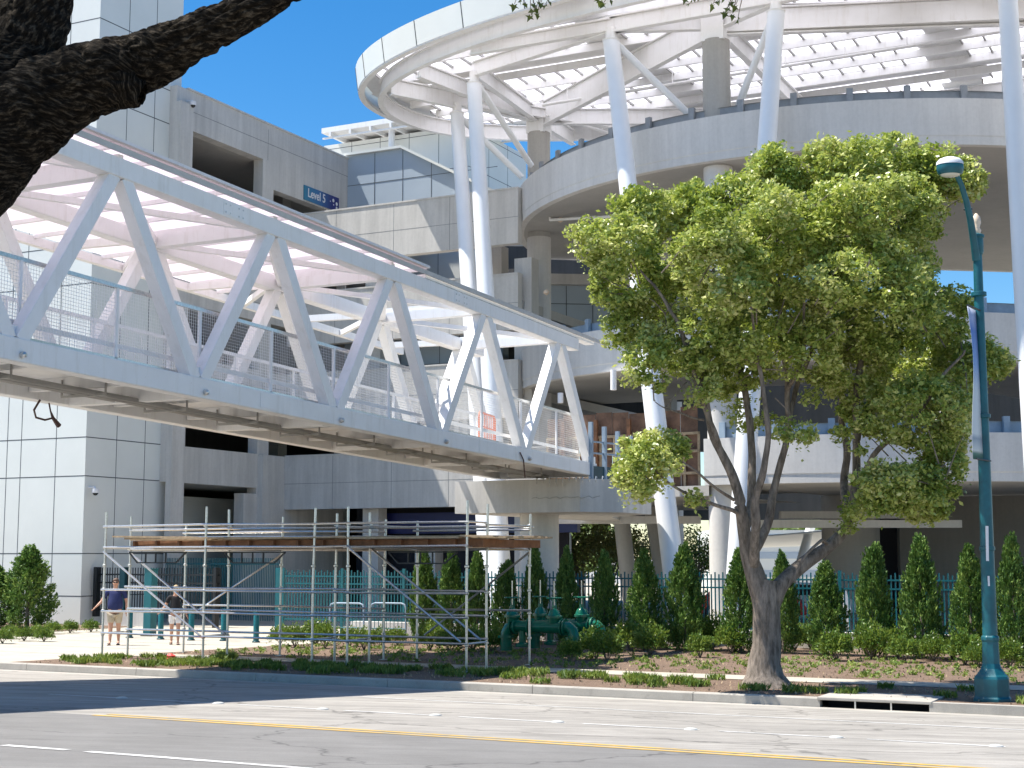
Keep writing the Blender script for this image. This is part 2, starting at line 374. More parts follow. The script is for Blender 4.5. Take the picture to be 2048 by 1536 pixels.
# kerb with a drain inlet gap and a dropped part at the driveway
def kerb():
    m = MB(); secs = []
    def hh(e):
        if e > -26.4: return .2
        if e < -28.6: return .075
        return .075 + (.2 - .075) * (e + 28.6) / 2.2
    IN0, IN1 = at_d(1640, 1412, DK).dot(EX), at_d(1858, 1425, DK).dot(EX)
    es = [-120, -28.6, -26.4] + list(np.arange(-24, IN0 - .5, 3.05)) + [IN0]
    for a, b in zip(es[:-1], es[1:]):
        g = .006; a2 = a + g; b2 = b - g
        A = [ED(a2, DK, -.2), ED(a2, DK + .02, hh(a) - .02), ED(a2, DK + .04, hh(a)), ED(a2, DK + .17, hh(a)), ED(a2, DK + .17, -.2)]
        B = [ED(b2, DK, -.2), ED(b2, DK + .02, hh(b) - .02), ED(b2, DK + .04, hh(b)), ED(b2, DK + .17, hh(b)), ED(b2, DK + .17, -.2)]
        m.add(A + B, [(0, 5, 6, 1), (1, 6, 7, 2), (2, 7, 8, 3), (3, 8, 9, 4), (0, 1, 2, 3, 4), (9, 8, 7, 6, 5)])
    es = [IN1] + list(np.arange(IN1 + 1.6, 90, 3.05))
    for a, b in zip(es[:-1], es[1:]): m.eb(a + .006, b - .006, DK, DK + .17, -.2, .2)
    tag(m.build('kerb', M['gutterconc']), kind='structure')
    t = thing('storm_drain', 'long kerb inlet with dark slot below the lamp post', 'drain', ED((IN0 + IN1) / 2, DK + .4, .2))
    MB().eb(IN0 - .05, IN1 + .05, DK - .012, DK + 1.15, .165, .215).build('cover_slab', M['gutterconc'], t, bevel=.01)
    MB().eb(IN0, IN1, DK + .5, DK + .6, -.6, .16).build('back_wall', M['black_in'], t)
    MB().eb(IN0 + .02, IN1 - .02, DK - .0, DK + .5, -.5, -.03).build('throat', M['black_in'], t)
    b = MB()
    for k in (.33, .66): b.eb(IN0 + (IN1 - IN0) * k - .012, IN0 + (IN1 - IN0) * k + .012, DK, DK + .03, -.02, .163)
    b.build('slot_bar', M['galv'], t)
kerb()
# road markings
def stripe(name, e0, e1, d, w, mat, lift=.004):
    m = MB(); A = [ED(e0, d - w / 2, zr(d - w / 2) + lift), ED(e1, d - w / 2, zr(d - w / 2) + lift), ED(e1, d + w / 2, zr(d + w / 2) + lift), ED(e0, d + w / 2, zr(d + w / 2) + lift)]
    m.add(A, [(0, 1, 2, 3)]); return tag(m.build(name, mat), kind='structure')
stripe('yellow_line', -12.45, 60, 13.72, .11, M['yellowpaint']); stripe('yellow_line', -12.45, 60, 13.97, .11, M['yellowpaint'])
stripe('edge_line', -13.0, 60, 20.5, .10, M['roadpaint'])
e = -21.0
stripe('edge_line', -60, -21.8, 20.5, .10, M['roadpaint'])
for k in range(30):
    stripe('lane_line', -16.3 + k * 1.75, -16.3 + k * 1.75 + 1.5, 17.0, .10, M['roadpaint'])
for (x0, y0, x1, y1) in ((0, 1492, 133, 1501), (160, 1506, 640, 1536)):
    a = at_z(x0, y0, zr(9.9)).dot(EX); b = at_z(x1, y1, zr(9.9)).dot(EX); stripe('lane_line', a, b, 9.9, .12, M['roadpaint'])
for k in range(12): stripe('lane_line', -9.6 + 9 + k * 9, -9.6 + 12 + k * 9, 9.9, .12, M['roadpaint'])
for k in range(10):
    c = ED(-14.9 + k * 1.75, 17.0, zr(17.0))
    o = MB().lathe(c, [(.085, 0), (.08, .012), (.045, .022), (0, .024)], 10).build('road_stud', simple('road_stud_ceramic', (.5, .5, .47), .4))
    tag(o, 'small raised pavement marker on the white lane line of the far lanes', 'road stud', 'raised pavement markers along the lane line')

# ------------------------------------------------------------------ leaf clouds
def leaves(P, size, mat, name='foliage', parent=None, upbias=.3, asp=.5, jitter=.35, dirs=None, flat=0):
    P = np.asarray(P, dtype=np.float64); n = len(P)
    D = RNG.normal(size=(n, 3)); D[:, 2] += upbias
    if dirs is not None: D = D * .45 + dirs
    if flat: D[:, 2] *= 1 - flat
    D /= np.linalg.norm(D, axis=1, keepdims=True) + 1e-9
    Q = RNG.normal(size=(n, 3)); Q[:, 2] *= 1 - flat; Q -= (Q * D).sum(1, keepdims=True) * D; Q /= np.linalg.norm(Q, axis=1, keepdims=True) + 1e-9
    s = size * (1 + jitter * RNG.uniform(-1, 1, size=(n, 1))); 
    Nn = np.cross(D, Q)
    a = P - D * s * .5; b = P + Q * s * asp * .5 + Nn * s * .06; c = P + D * s * .5; d = P - Q * s * asp * .5 + Nn * s * .06
    V = np.stack([a, b, c, d], 1).reshape(-1, 3); F = np.arange(4 * n)
    return npmesh(name, V, F, mat, parent)
def blob(c, r, n, shell=.5, sub=0, subr=.3):
    """points in an ellipsoid, biased outward, gathered in sprigs"""
    c = np.array(c, float); r = np.array(r, float)
    k = max(1, n // (sub or 1)); D = RNG.normal(size=(k, 3)); D /= np.linalg.norm(D, axis=1, keepdims=True)
    rad = RNG.uniform(shell ** 3, 1, size=(k, 1)) ** (1 / 3)
    # lumpy outline
    lump = np.array([1 + .22 * noise.noise(Vector((d[0] * 2.2 + c[0], d[1] * 2.2 + c[1], d[2] * 2.2 + c[2]))) for d in D])[:, None]
    P = c + D * rad * r * lump
    if sub: P = np.repeat(P, sub, 0) + RNG.normal(size=(k * sub, 3)) * subr
    return P

# ================================================================== parking garage
gar = thing('parking_garage', 'white panelled stair tower and grey concrete garage decks with open levels behind the footbridge', 'building', ED(-38.9, 42, 0))
FL = 3.65; ZP = [6.93 + FL * k for k in range(4)]       # parapet tops; openings reach 2.18 m above
E0 = -38.9
# stair tower
JZ = [1.05, 2.62, 5.5, 6.95, 9.9, 12.8, 14.3, 17.2, 20.1, 21.5, 23.2, 26.1]
m = MB(); m.eb(-60, E0, 42, 46.9, 0, 31, 0)
for z in JZ:
    m.eb(-60, E0 + .004, 41.996, 42.01, z - .018, z + .018, 1); m.eb(E0 - .01, E0 + .004, 42, 46.9, z - .018, z + .018, 1)
for px in (8, 36, 106):
    p = at_d(px, 1060, 42).dot(EX); m.eb(p - .015, p + .015, 41.996, 42.01, 0, 31, 1)
for k in range(8): m.eb(-45.5 - k * 1.9 - .015, -45.5 - k * 1.9 + .015, 41.996, 42.01, 0, 31, 1)
for f in (.34, .67): m.eb(E0 - .01, E0 + .004, 42 + 4.9 * f - .015, 42 + 4.9 * f + .015, 0, 31, 1)
m.build('stair_tower', [M['panel'], M['joint']], gar)
p0 = at_e(395, 130, E0); MB().eb(E0 - 4, E0 + .1, 46.6, 48.4, 24.3, 24.62).build('tower_roof', M['white'], gar)
def wall_cells(m, plane, const, a0, a1, z0, z1, ops, th, mi=0):
    As = sorted({a0, a1, *[x for o in ops for x in o[:2]]}); Zs = sorted({z0, z1, *[x for o in ops for x in o[2:]]})
    for i in range(len(As) - 1):
        for j in range(len(Zs) - 1):
            ca, cz = (As[i] + As[i + 1]) / 2, (Zs[j] + Zs[j + 1]) / 2
            if any(o[0] < ca < o[1] and o[2] < cz < o[3] for o in ops): continue
            if plane == 'e': m.eb(const - th, const, As[i], As[i + 1], Zs[j], Zs[j + 1], mi)
            else: m.eb(As[i], As[i + 1], const, const + th, Zs[j], Zs[j + 1], mi)
# side wall of the garage (runs away from the road)
ES = -38.55
D1 = at_e(355, 262, ES).dot(DX); D2 = at_e(526, 330, ES).dot(DX); D3 = at_e(547, 380, ES).dot(DX); D4 = at_e(692, 440, ES).dot(DX)
DW = 54.2; DE = at_e(695, 380, ES).dot(DX)
ops = []
for zp in ZP: ops += [(D1, D2, zp, zp + 2.16), (D3, D4, zp, (at_e(546, 379, ES).z if zp > 17 else zp + 2.16))]
ops += [(D1 - .1, D2, 5.2, 5.46), (D1 - .1, D2 - .9, 0, 5.2)]
m = MB(); wall_cells(m, 'e', ES, 46.9, DE, 0, 21.7, ops, .5)
m.eb(ES - .55, ES + .05, 46.9, DE, 21.7, 21.78)
for zp in ZP:
    m.eb(ES - .01, ES + .004, 47.2, DE, zp + 2.95, zp + 2.975, 1)
    for dd in (D2 + .35,): m.eb(ES - .01, ES + .004, dd - .01, dd + .01, zp + 2.2, zp + 3.6, 1)
m.build('side_wall', [M['conc'], M['joint_soft']], gar)
m = MB(); m.mark().eb(ES + .0, ES + .28, D2 + .05, D3 - .05, 0, 6.9); m.mark().eb(ES, ES + .28, 46.95, D1 - .15, 0, 21.0); build_each(m, 'pilaster', M['conc'], gar)
EW1S = at_d(1036, 460, 54.2).dot(EX)
# floor slabs and dim interior
for k in range(5):
    z = 5.46 + FL * k
    if k == 4: z = 20.05
    MB().eb(-58, ES - .52, 47, 74, z, z + .4).build('floor_slab', M['soffit'], gar)
    if z < 15: MB().eb(ES - .5, EW1S, DW + .45, 74, z, z + .4).build('floor_slab', M['soffit'], gar)
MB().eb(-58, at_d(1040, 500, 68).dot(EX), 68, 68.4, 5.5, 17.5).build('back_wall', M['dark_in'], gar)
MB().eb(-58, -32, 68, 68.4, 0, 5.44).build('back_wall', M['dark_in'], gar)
MB().eb(ES - 3.2, ES - 3, 47.2, 64, 0, 5.1).build('entrance_inner_wall', M['panel'], gar)  # white finish stands in for light reaching this inner wall
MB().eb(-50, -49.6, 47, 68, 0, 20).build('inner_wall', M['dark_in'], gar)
for k in range(5):
    for e in (-42, -30, -22):
        if k == 4 and e > -40: continue
        MB().eb(e - .35, e + .35, 58, 58.7, 5.86 + FL * k - FL + .01 if k else 0, 5.46 + FL * k).build('inner_column', M['conc_warm'], gar)
# front wing facing the road
EW1 = at_d(1036, 460, DW).dot(EX)
for k, zp in enumerate(ZP):
    z0 = zp - 2.35
    m = MB(); m.eb(ES, EW1 if k else -24.5, DW, DW + .4, z0, zp - .02); m.eb(ES, EW1 if k else -24.5, DW - .03, DW + .43, zp - .02, zp + .05)
    m.eb(ES, EW1 if k else -24.5, DW - .004, DW + .01, z0 + 1.12, z0 + 1.14, 1)
    for e in (-36, -33, -30.2): m.eb(e - .01, e + .01, DW - .004, DW + .01, z0, zp - .03, 1)
    m.build('parapet', [M['conc'], M['joint_soft']], gar)
m = MB()
for e in (-34.4, -27): m.mark().eb(e - .4, e + .4, DW + .6, DW + 1.3, 0, 15)
build_each(m, 'front_column', M['conc'], gar)
# panelled infill seen through the truss
m = MB(); a = at_d(690, 640, 56.5).dot(EX); b = at_d(1000, 640, 56.5).dot(EX)
m.eb(a, b, 56.5, 56.8, 6.2, 12.6, 0)
for z in (7.8, 9.4, 11): m.eb(a, b, 56.495, 56.51, z - .015, z + .015, 1)
for k in range(1, 8): e = a + (b - a) * k / 8; m.eb(e - .012, e + .012, 56.495, 56.51, 6.2, 12.6, 1)
m.build('panelled_wall', [M['panel_blue'], M['joint']], gar)
# sloped stair enclosure above the wing
dS = DE
P = [at_d(x, y, dS) for x, y in ((691, 460), (691, 313), (805, 297), (905, 345), (1036, 408), (1036, 460))]
m = MB(); m.prism(P, DX * 4, 0)
for x, y0, y1 in ((750, 306, 460), (806, 298, 460), (863, 326, 460), (920, 355, 460)):
    A = at_d(x, y0, dS); m.beam(A - DX * .001, Vector((A.x, A.y, P[0].z)) - DX * .001, .02, .03, DX, 1)
for yy in (373, 425):
    A = at_d(691, yy, dS); B = Vector((P[4].x, P[4].y, A.z)); m.beam(A, B if yy > 400 else A + EX * 8.3, .02, .03, DX, 1)
pr = MB()
for A, B in ((P[1], P[2]), (P[2], P[4])): pr.beam(A + UP * .05, B + UP * .05, .4, .12)
m.build('stair_enclosure', [M['panel_blue'], M['joint']], gar); pr.build('coping', M['panel'], gar)
# white roof room with little canopy
dR = dS + 9; A = at_d(648, 292, dR); B = at_d(938, 292, dR); eA, eB = A.dot(EX), B.dot(EX); zt = A.z
m = MB(); m.eb(eA, eB, dR, dR + 7, 14, zt, 0)
for k in range(1, 5): e = eA + (eB - eA) * k / 5; m.eb(e - .015, e + .015, dR - .004, dR + .01, 14, zt, 1)
for z in (zt - .25, zt - 2.3, zt - 4.4): m.eb(eA, eB + .004, dR - .004, dR + .01, z - .015, z + .015, 1); m.eb(eB - .01, eB + .004, dR, dR + 7, z - .015, z + .015, 1)
for d in (2.3, 4.6): m.eb(eB - .01, eB + .004, dR + d - .015, dR + d + .015, 14, zt, 1)
m.build('roof_room', [M['panel'], M['joint']], gar)
zc = at_d(650, 262, dR - 1.5).z
m = MB(); ec0 = at_d(643, 262, dR - 1.5).dot(EX); m.eb(ec0, ec0 + 9.5, dR - 1.5, dR + 4, zc - .1, zc + .18, 0)
for k in range(7): m.eb(ec0 + .5 + k * 1.3, ec0 + .62 + k * 1.3, dR - 1.5, dR + 4, zc - .34, zc - .1, 0)
for k in range(4): m.eb(ec0, ec0 + 9.5, dR - 1.4 + k * 1.7, dR - 1.3 + k * 1.7, zc - .42, zc - .34, 0)
rc = m.build('roof_canopy', [M['white']], gar)
MB().tube([ED(ec0 + 4, dR - .6, zt - 1), ED(ec0 + 4, dR - .6, zc)], .18, 12).build('canopy_post', M['white_col'], gar)
# level sign
sgn = thing('level_sign', 'blue sign reading Level 5 on the top garage wall', 'sign', at_e(641, 395, ES))
dA = at_e(607, 371, ES).dot(DX); dB = at_e(676, 400, ES).dot(DX); zT = at_e(607, 370, ES).z; zB = at_e(607, 399, ES).z
def signmat():
    m = N('blue_gradient_sign'); tc = m.n('ShaderNodeTexCoord'); sp = m.n('ShaderNodeSeparateXYZ'); m.l(tc.outputs['Generated'], sp.inputs[0])
    m.l(m.ramp(sp.outputs[0], [(0, (.02, .20, .32)), (.45, (.02, .13, .33)), (.8, (.01, .015, .16))]), m.b.inputs['Base Color']); m.b.inputs['Roughness'].default_value = .35; return m.m
MB().eb(ES + .005, ES + .06, dA, dB, zB, zT).build('sign_board', signmat(), sgn)
cu = bpy.data.curves.new('t', 'FONT'); cu.body = 'Level 5'; cu.size = (zT - zB) * .85; cu.extrude = .006; cu.offset = .008
to = bpy.data.objects.new('t', cu); S.collection.objects.link(to); bpy.context.view_layer.update()
me = bpy.data.meshes.new_from_object(to.evaluated_get(bpy.context.evaluated_depsgraph_get())); bpy.data.objects.remove(to)
me.materials.clear(); me.materials.append(M['whitecloth'])
wx = max(v.co.x for v in me.vertices)
lt = bpy.data.objects.new('lettering', me); S.collection.objects.link(lt); lt.parent = sgn
org = ED(ES + .068, dA + (dB - dA) * .09, zB + (zT - zB) * .28) - wl(sgn); kx = (dB - dA) * .50 / wx
me.transform(Matrix(((DX.x * kx, UP.x, EX.x, org.x), (DX.y * kx, UP.y, EX.y, org.y), (DX.z * kx, UP.z, EX.z, org.z), (0, 0, 0, 1))))
m = MB()
for (fx, fz, r) in ((.83, .68, .09), (.93, .52, .09), (.93, .22, .08), (.84, .38, .04), (.74, .55, .035)):
    c = ED(ES + .064, dA + (dB - dA) * fx, zB + (zT - zB) * fz); m.lathe(c, [(r, 0), (r * .8, .008), (0, .01)], 10, EX)
m.build('sign_dots', M['whitecloth'], sgn)
def dome_cam(p, ax, label):
    t = thing('security_camera', label, 'security camera', p)
    m = MB(); m.tube([p, p + ax * .28, p + ax * .32 - UP * .05], .035, 8); m.lathe(p + ax * .32 - UP * .05, [(.12, 0), (.13, -.08), (.12, -.16)][::-1], 14); m.build('housing', M['whitecloth'], t)
    MB().lathe(p + ax * .32 - UP * .21, [(.0, -.10), (.06, -.085), (.10, -.03), (.11, 0)], 14).build('dome', M['glassy'], t, True)
dome_cam(at_e(374, 203, ES), EX, 'white dome security camera high on the top garage wall near the tower')
dome_cam(at_d(178, 977, 42) + EX * 0, EX, 'small white dome security camera low on the stair tower corner') if False else None
dome_cam(at_e(178, 975, E0), EX, 'small white dome security camera low on the stair tower corner')

# ground floor details: black sheet stands for the shaded interior, plus navy fascia
m = MB(); m.eb(-36, -25.6, DW + 2.0, DW + 2.1, 0, 4.6); m.build('dark_interior_sheet', M['black_in'], gar)
MB().eb(-35, -25, DW + 1.6, DW + 1.9, 3.5, 4.4).build('blue_fascia', M['blue'], gar)
m = MB()
for e in (-32.5, -29.5): m.mark().eb(e, e + 1.0, DW + 1.2, DW + 1.9, 0, 3.4)
build_each(m, 'ground_pier', M['conc'], gar)
m = MB(); m.eb(-29, -26, DW + 3, DW + 3.2, 0, 3.5); 
m.build('pale_ground_wall', M['panel_blue'], gar)
# landing beam (carries the bridge end)
zc0 = 3.85; zc1 = 4.86; dL = 40.9
eL0 = at_d(910, 990, dL).dot(EX); eL1 = at_d(1160, 990, dL).dot(EX)
poly = [ED(eL0, dL + 13.2, zc0), ED(eL0, dL, zc0), ED(eL1, dL, zc0), ED(eL1 + .9, dL + 1.2, zc0), ED(eL1 + .9, dL + 3.6, zc0), ED(eL1 - 1.5, dL + 6, zc0), ED(eL1 - 4, dL + 13.2, zc0)]
m = MB(); m.prism(poly, UP * (zc1 - zc0), 0)
m.build('landing_beam', M['conc'], gar)
m = MB()
for k in range(11):
    p = ED(eL0 + 2.9 + k * .22, dL - .02, zc1 + .02); hh = .12 + .1 * (k in (2, 3, 4)) + .05 * random.random()
    m.mark().tube([p, p - DX * .06 + UP * .02, p - DX * .09 - UP * hh * .6, p - DX * .05 - UP * hh], .018, 6)
build_each(m, 'hanging_hook', M['galv'], gar)
# spalled crack line in the landing beam
m = MB(); q = [ED(eL0 + 2.7 + k * .12, dL - .004, 4.28 + .03 * math.sin(k * 2.1) + .02 * random.random()) for k in range(20)]
for a, b in zip(q[:-1], q[1:]): m.beam(a, b, .012, .03 + .03 * random.random(), DX)
m.build('crack', M['gutter'], gar)
c = at_Y(1079, 1100, 47.2); MB().tube([Vector((c.x, c.y, 0)), Vector((c.x, c.y, zc0))], .62, 32).build('landing_column', M['conc_ring'], gar, True)

# ================================================================== spiral ramp
vz0 = lambda p, z: Vector((p.x, p.y, z))
CAZ = R(13.55); RC = Vector((65 * math.sin(CAZ), 65 * math.cos(CAZ), 0)); RR = 15.0
ramp = thing('spiral_ramp', 'round concrete car ramp with curved parapets stacked around tall round columns', 'ramp', RC)
TILT = 0.0
def circ(r, z, a0=0, a1=360, n=120): return [RC + Vector((r * math.cos(R(a0 + (a1 - a0) * i / n)), r * math.sin(R(a0 + (a1 - a0) * i / n)), z + TILT * (a0 + (a1 - a0) * i / n - 236) / 90)) for i in range(n + 1)]
def ring(z0, z1, a0=0, a1=360, rail=True, inner=7.2, n=140):
    m = MB(); zb = z0 + .32
    prof = [(RR - .3, z0), (RR - .02, z0), (RR - .02, zb - .04), (RR, zb), (RR, z1), (RR - .3, z1)]
    loops = [circ(r, z, a0, a1, n) for r, z in prof]
    for i in range(6): m.quadstrip(loops[i], loops[(i + 1) % 6])
    m.build('parapet_ring', M['conc_ring'], ramp, True, 30)
    m = MB(); a = circ(RR - .02, z0 + .0, a0, a1, n); 
    m.quadstrip(circ(RR - .3, z0 + .001, a0, a1, n), circ(inner, z0 + .001, a0, a1, n)); m.quadstrip(circ(RR - .3, z0 + .42, a0, a1, n), circ(inner, z0 + .42, a0, a1, n)); m.quadstrip(circ(inner, z0, a0, a1, n), circ(inner, z0 + .42, a0, a1, n))
    m.build('ramp_slab', M['soffit'], ramp, True, 30)
    if rail:
        m = MB(); 
        m.quadstrip(circ(RR - .55, z1 - .1, a0, a1, n), circ(RR - .55, z1 + .42, a0, a1, n)); m.quadstrip(circ(RR - .65, z1 + .42, a0, a1, n), circ(RR - .5, z1 + .42, a0, a1, n))
        k = int((a1 - a0) / 7.5)
        for i in range(k):
            an = R(a0 + 2 + i * 7.5); p = RC + Vector((math.cos(an), math.sin(an), 0)) * (RR - .45) + UP * (z1 + .2 + TILT * (math.degrees(an) - 236) / 90)
            ex = Vector((math.cos(an), math.sin(an), 0)); m.box(p, .14, .22, .75, ex, UP.cross(ex), UP)
        m.build('guard_rail', M['greyrail'] if z0 > 15 else M['bluerail'], ramp)
TILT = -.30
ring(16.35, 17.95, 156, 384, inner=14.6)
for z_ in (16.352, 16.75):
    mm = MB(); c_ = circ(RR - .3, z_, 156, 384, 120); mm.add(c_, [tuple(range(len(c_)))]); mm.build('ramp_slab', M['soffit'], ramp)
mm = MB(); c_ = circ(RR - .3, 16.352, 156, 384, 120); mm.beam(c_[0] + UP * .2, c_[-1] + UP * .2, .3, .42, m=0); mm.build('slab_edge', M['conc_ring'], ramp)
TILT = -.55
ring(9.15, 10.75, 150, 334)
TILT = 0
ring(4.95, 6.55, 235, 372, inner=.6)
# first-level slab under the formwork
m = MB(); m.quadstrip(circ(RR - .35, 4.96, 150, 235, 40), circ(7, 4.96, 150, 235, 40)); m.quadstrip(circ(RR - .35, 4.6, 150, 235, 40), circ(7, 4.6, 150, 235, 40)); m.quadstrip(circ(RR - .35, 4.6, 150, 235, 40), circ(RR - .35, 4.96, 150, 235, 40)); m.build('ramp_slab', M['soffit'], ramp)
for k, a in enumerate((180, 236, 292, 348, 60, 120)):
    p = RC + Vector((math.cos(R(a)), math.sin(R(a)), 0)) * 14.05
    top = 21.3 if k < 3 else 9.2
    m = MB(); m.tube([p, p + UP * 16.3], .52, 32, m=0); 
    if top > 20: m.tube([p + UP * 16.3, p + UP * (21.0)], .50, 32, m=1); m.lathe(p + UP * 21.0, [(.4, 0), (.4, .12)], 24, m=2)
    m.build('round_column', [M['conc_ring'], M['conc_warm'], M['gutter']], ramp, True)
# inner core walls
def vwall(x0, x1, yt, yb, Y0, Y1, th=.4):
    p = at_Y(x0, yt, Y0); q = at_Y(x1, yt, Y1); zt_1 = p.z; zb_1 = at_Y(x0, yb, Y0).z
    return [Vector((p.x, p.y, zb_1)), Vector((q.x, q.y, zb_1)), Vector((q.x, q.y, zt_1)), Vector((p.x, p.y, zt_1))]
m = MB(); w4 = vwall(1000, 1420, 566, 690, 69, 70); m.prism(w4, Vector((0, .4, 0)), 0)
for f in (.35, .68): m.beam(w4[0].lerp(w4[3], f) - Vector((0, .01, 0)), w4[1].lerp(w4[2], f) - Vector((0, .01, 0)), .02, .03, m=1)
for k in range(8): m.beam(w4[0].lerp(w4[1], (k + .5) / 8) - Vector((0, .01, 0)), w4[3].lerp(w4[2], (k + .5) / 8) - Vector((0, .01, 0)), .03, .02, m=1)
m.build('panelled_core', [M['panel_blue'], M['joint']], ramp)
MB().prism(vwall(1000, 1420, 545, 566, 68.6, 69.6), Vector((0, .8, 0))).build('core_beam', M['conc_ring'], ramp)
MB().prism(vwall(1000, 1420, 440, 560, 77, 78), Vector((0, .4, 0))).build('core_shade_sheet', M['dark_in'], ramp)  # dark sheet stands for the shaded opening above the core
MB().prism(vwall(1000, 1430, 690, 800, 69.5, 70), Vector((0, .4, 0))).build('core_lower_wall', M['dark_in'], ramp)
MB().prism(vwall(1180, 2300, 742, 905, 79.5, 76), Vector((0, .4, 0))).build('rear_shade_sheet', M['dark_in'], ramp)  # dark sheet added over the sky gap, as shade between the decks
MB().prism(vwall(1110, 2300, 985, 1041, 80, 76), Vector((0, .5, 0))).build('rear_shade_band', M['dark_in'], ramp)  # dark band added as the deep shade under the lowest deck
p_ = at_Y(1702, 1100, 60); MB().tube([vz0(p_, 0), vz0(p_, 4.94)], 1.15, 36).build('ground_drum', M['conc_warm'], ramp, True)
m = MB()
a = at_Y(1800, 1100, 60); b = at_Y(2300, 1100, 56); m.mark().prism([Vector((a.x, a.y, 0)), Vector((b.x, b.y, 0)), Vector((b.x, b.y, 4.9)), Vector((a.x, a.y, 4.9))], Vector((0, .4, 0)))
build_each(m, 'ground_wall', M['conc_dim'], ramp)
m = MB()
for (x0, x1, y, Y) in ((1100, 1400, 1040, 56), (1500, 1920, 1048, 55), (1560, 1870, 1030, 58)):
    a = at_Y(x0, y, Y); b = at_Y(x1, y - 2, Y); b.z = a.z; m.mark().beam(a, b, .5, .28)
build_each(m, 'ceiling_beam', M['conc_ring'], ramp)
for (x, y0, y1, Y) in ((1227, 740, 780, 52), (1121, 786, 806, 55)):
    a = at_Y(x, y0, Y); b = at_Y(x, y1, Y); MB().tube([b, a], .11, 14).build('ceiling_lamp', M['whitecloth'], ramp, True)
m = MB(); a = at_Y(1100, 440, 60); m.tube([a + UP * .3, a, at_Y(1240, 432, 57)], .06, 8); m.build('drain_pipe', M['white'], ramp)
for x, y in ((1121, 440), (1093, 585)):
    a = at_Y(x, y, 60); MB().lathe(a, [(0, -.12), (.12, -.04), (.12, .06), (0, .14)], 12).build('ceiling_lamp', M['creamlamp'], ramp, True)
# temporary timber wall on the first deck
tw = thing('timber_hoarding', 'brown plywood hoarding with timber posts and rails on the first deck', 'hoarding', at_Y(1250, 930, 55))
a = at_Y(1095, 930, 56.5); b = at_Y(1398, 935, 53.5); zt = at_Y(1250, 822, 55).z; zb = 4.97
ap = Vector((a.x, a.y, zb)); bp = Vector((b.x, b.y, zb)); ww = (bp - ap); wn = ww.normalized()
m = MB(); n = 9
for k in range(n):
    p = ap + ww * (k / n); q = ap + ww * ((k + .97) / n); off = Vector((0, random.uniform(-.03, .03), 0)); zz = zt + random.uniform(-.2, .05)
    m.prism([p + off, q + off, Vector((q.x, q.y, zz)) + off, Vector((p.x, p.y, zz)) + off], Vector((0, .02, 0)))
m.build('plywood_sheet', M['ply'], tw)
for f, zz in ((.11, 7.6), (.33, 7.6), (.55, 7.6), (.78, 7.6)):
    p = ap + ww * f - Vector((0, .25, 0)); MB().beam(p, Vector((p.x, p.y, zz)), .14).build('post', M['wood_red'], tw)
m = MB()
for z in (zb + .55, zb + 1.35, zb + 2.0): m.beam(ap + UP * (z - zb) - Vector((0, .1, 0)), bp + UP * (z - zb) - Vector((0, .1, 0)), .06, .1)
for k in range(12): p = ap + ww * (k / 11.) - Vector((0, .06, 0)); m.beam(p, p + UP * 2.05, .05, .09)
m.build('rail', M['wood'], tw)
# steel rail posts by the hoarding
rp = thing('deck_railing', 'dark teal edge rail with grey posts at the end of the footbridge', 'railing', ED(eL1 + 1, dL + 2, zc1))
m = MB(); a = ED(eL1 + .15, dL + .5, zc1); b = ED(eL1 + .8, dL + 3.2, zc1); m.beam(a + UP * .2, b + UP * .2, .05, .4); m.build('kick_plate', M['teal_dark'], rp)
for k in range(5): p = a.lerp(b, k / 4); MB().beam(p, p + UP * (1.75 - .1 * k), .12).build('post', M['bluerail'], rp)
m = MB(); m.beam(a + UP * .8, b + UP * .8, .04, .05); m.beam(a + UP * 1.15, b + UP * 1.15, .04, .05); m.build('rail', M['bluerail'], rp)

# ================================================================== steel canopy over the ramp
ZC = 22.1
can = thing('steel_canopy', 'huge oval white steel canopy on leaning round columns above the ramp', 'canopy', ED(-12.5, 55.7, 0))
CE, CD_, CA, CB = -11.3, 54.6, 22.7, 9.6
def oval(k, z, n=160, dr=0):
    out = []
    for i in range(n):
        t = 2 * math.pi * i / n; c, s_ = math.cos(t), math.sin(t); p = 2 / 2.25
        out.append(ED(CE + (CA * k + dr) * math.copysign(abs(c) ** p, c), CD_ + (CB * k + dr) * math.copysign(abs(s_) ** p, s_), z))
    return out
def oval_half(d, dr=0):
    y = abs(d - CD_) / (CB + dr)
    return 0 if y >= 1 else (CA + dr) * (1 - y ** 2.25) ** (1 / 2.25)
m = MB(); o1 = oval(1, ZC); o2 = oval(1, ZC + 1.0, dr=.12); o3 = oval(1, ZC + 1.0, dr=-.3); o4 = oval(1, ZC, dr=-.05)
m.quadstrip(o1, o2, 0, True); m.quadstrip(o2, o3, 0, True)
for i in range(0, 160, 4): m.beam(o1[i], o2[i], .03, .03, EX, 1)
m.build('fascia', [M['panel_light'] if 'panel_light' in M else M['panel'], M['joint']], can, True, 25)
def band(dr0, dr1, z0, z1, name, mat):
    m = MB(); a, b, c, d = oval(1, z0, dr=dr0), oval(1, z0, dr=dr1), oval(1, z1, dr=dr1), oval(1, z1, dr=dr0)
    for x, y in ((a, b), (b, c), (c, d), (d, a)): m.quadstrip(x, y, None, True)
    return m.build(name, mat, can, True, 30)
band(-.02, -.28, ZC - .05, ZC + .08, 'fascia_lip', M['white'])
band(-.85, -1.1, ZC - .40, ZC - .36, 'ring_beam', M['white'])
band(-.96, -.99, ZC - .36, ZC + .25, 'ring_beam', M['white'])
band(-.85, -1.1, ZC + .25, ZC + .29, 'ring_beam', M['white'])
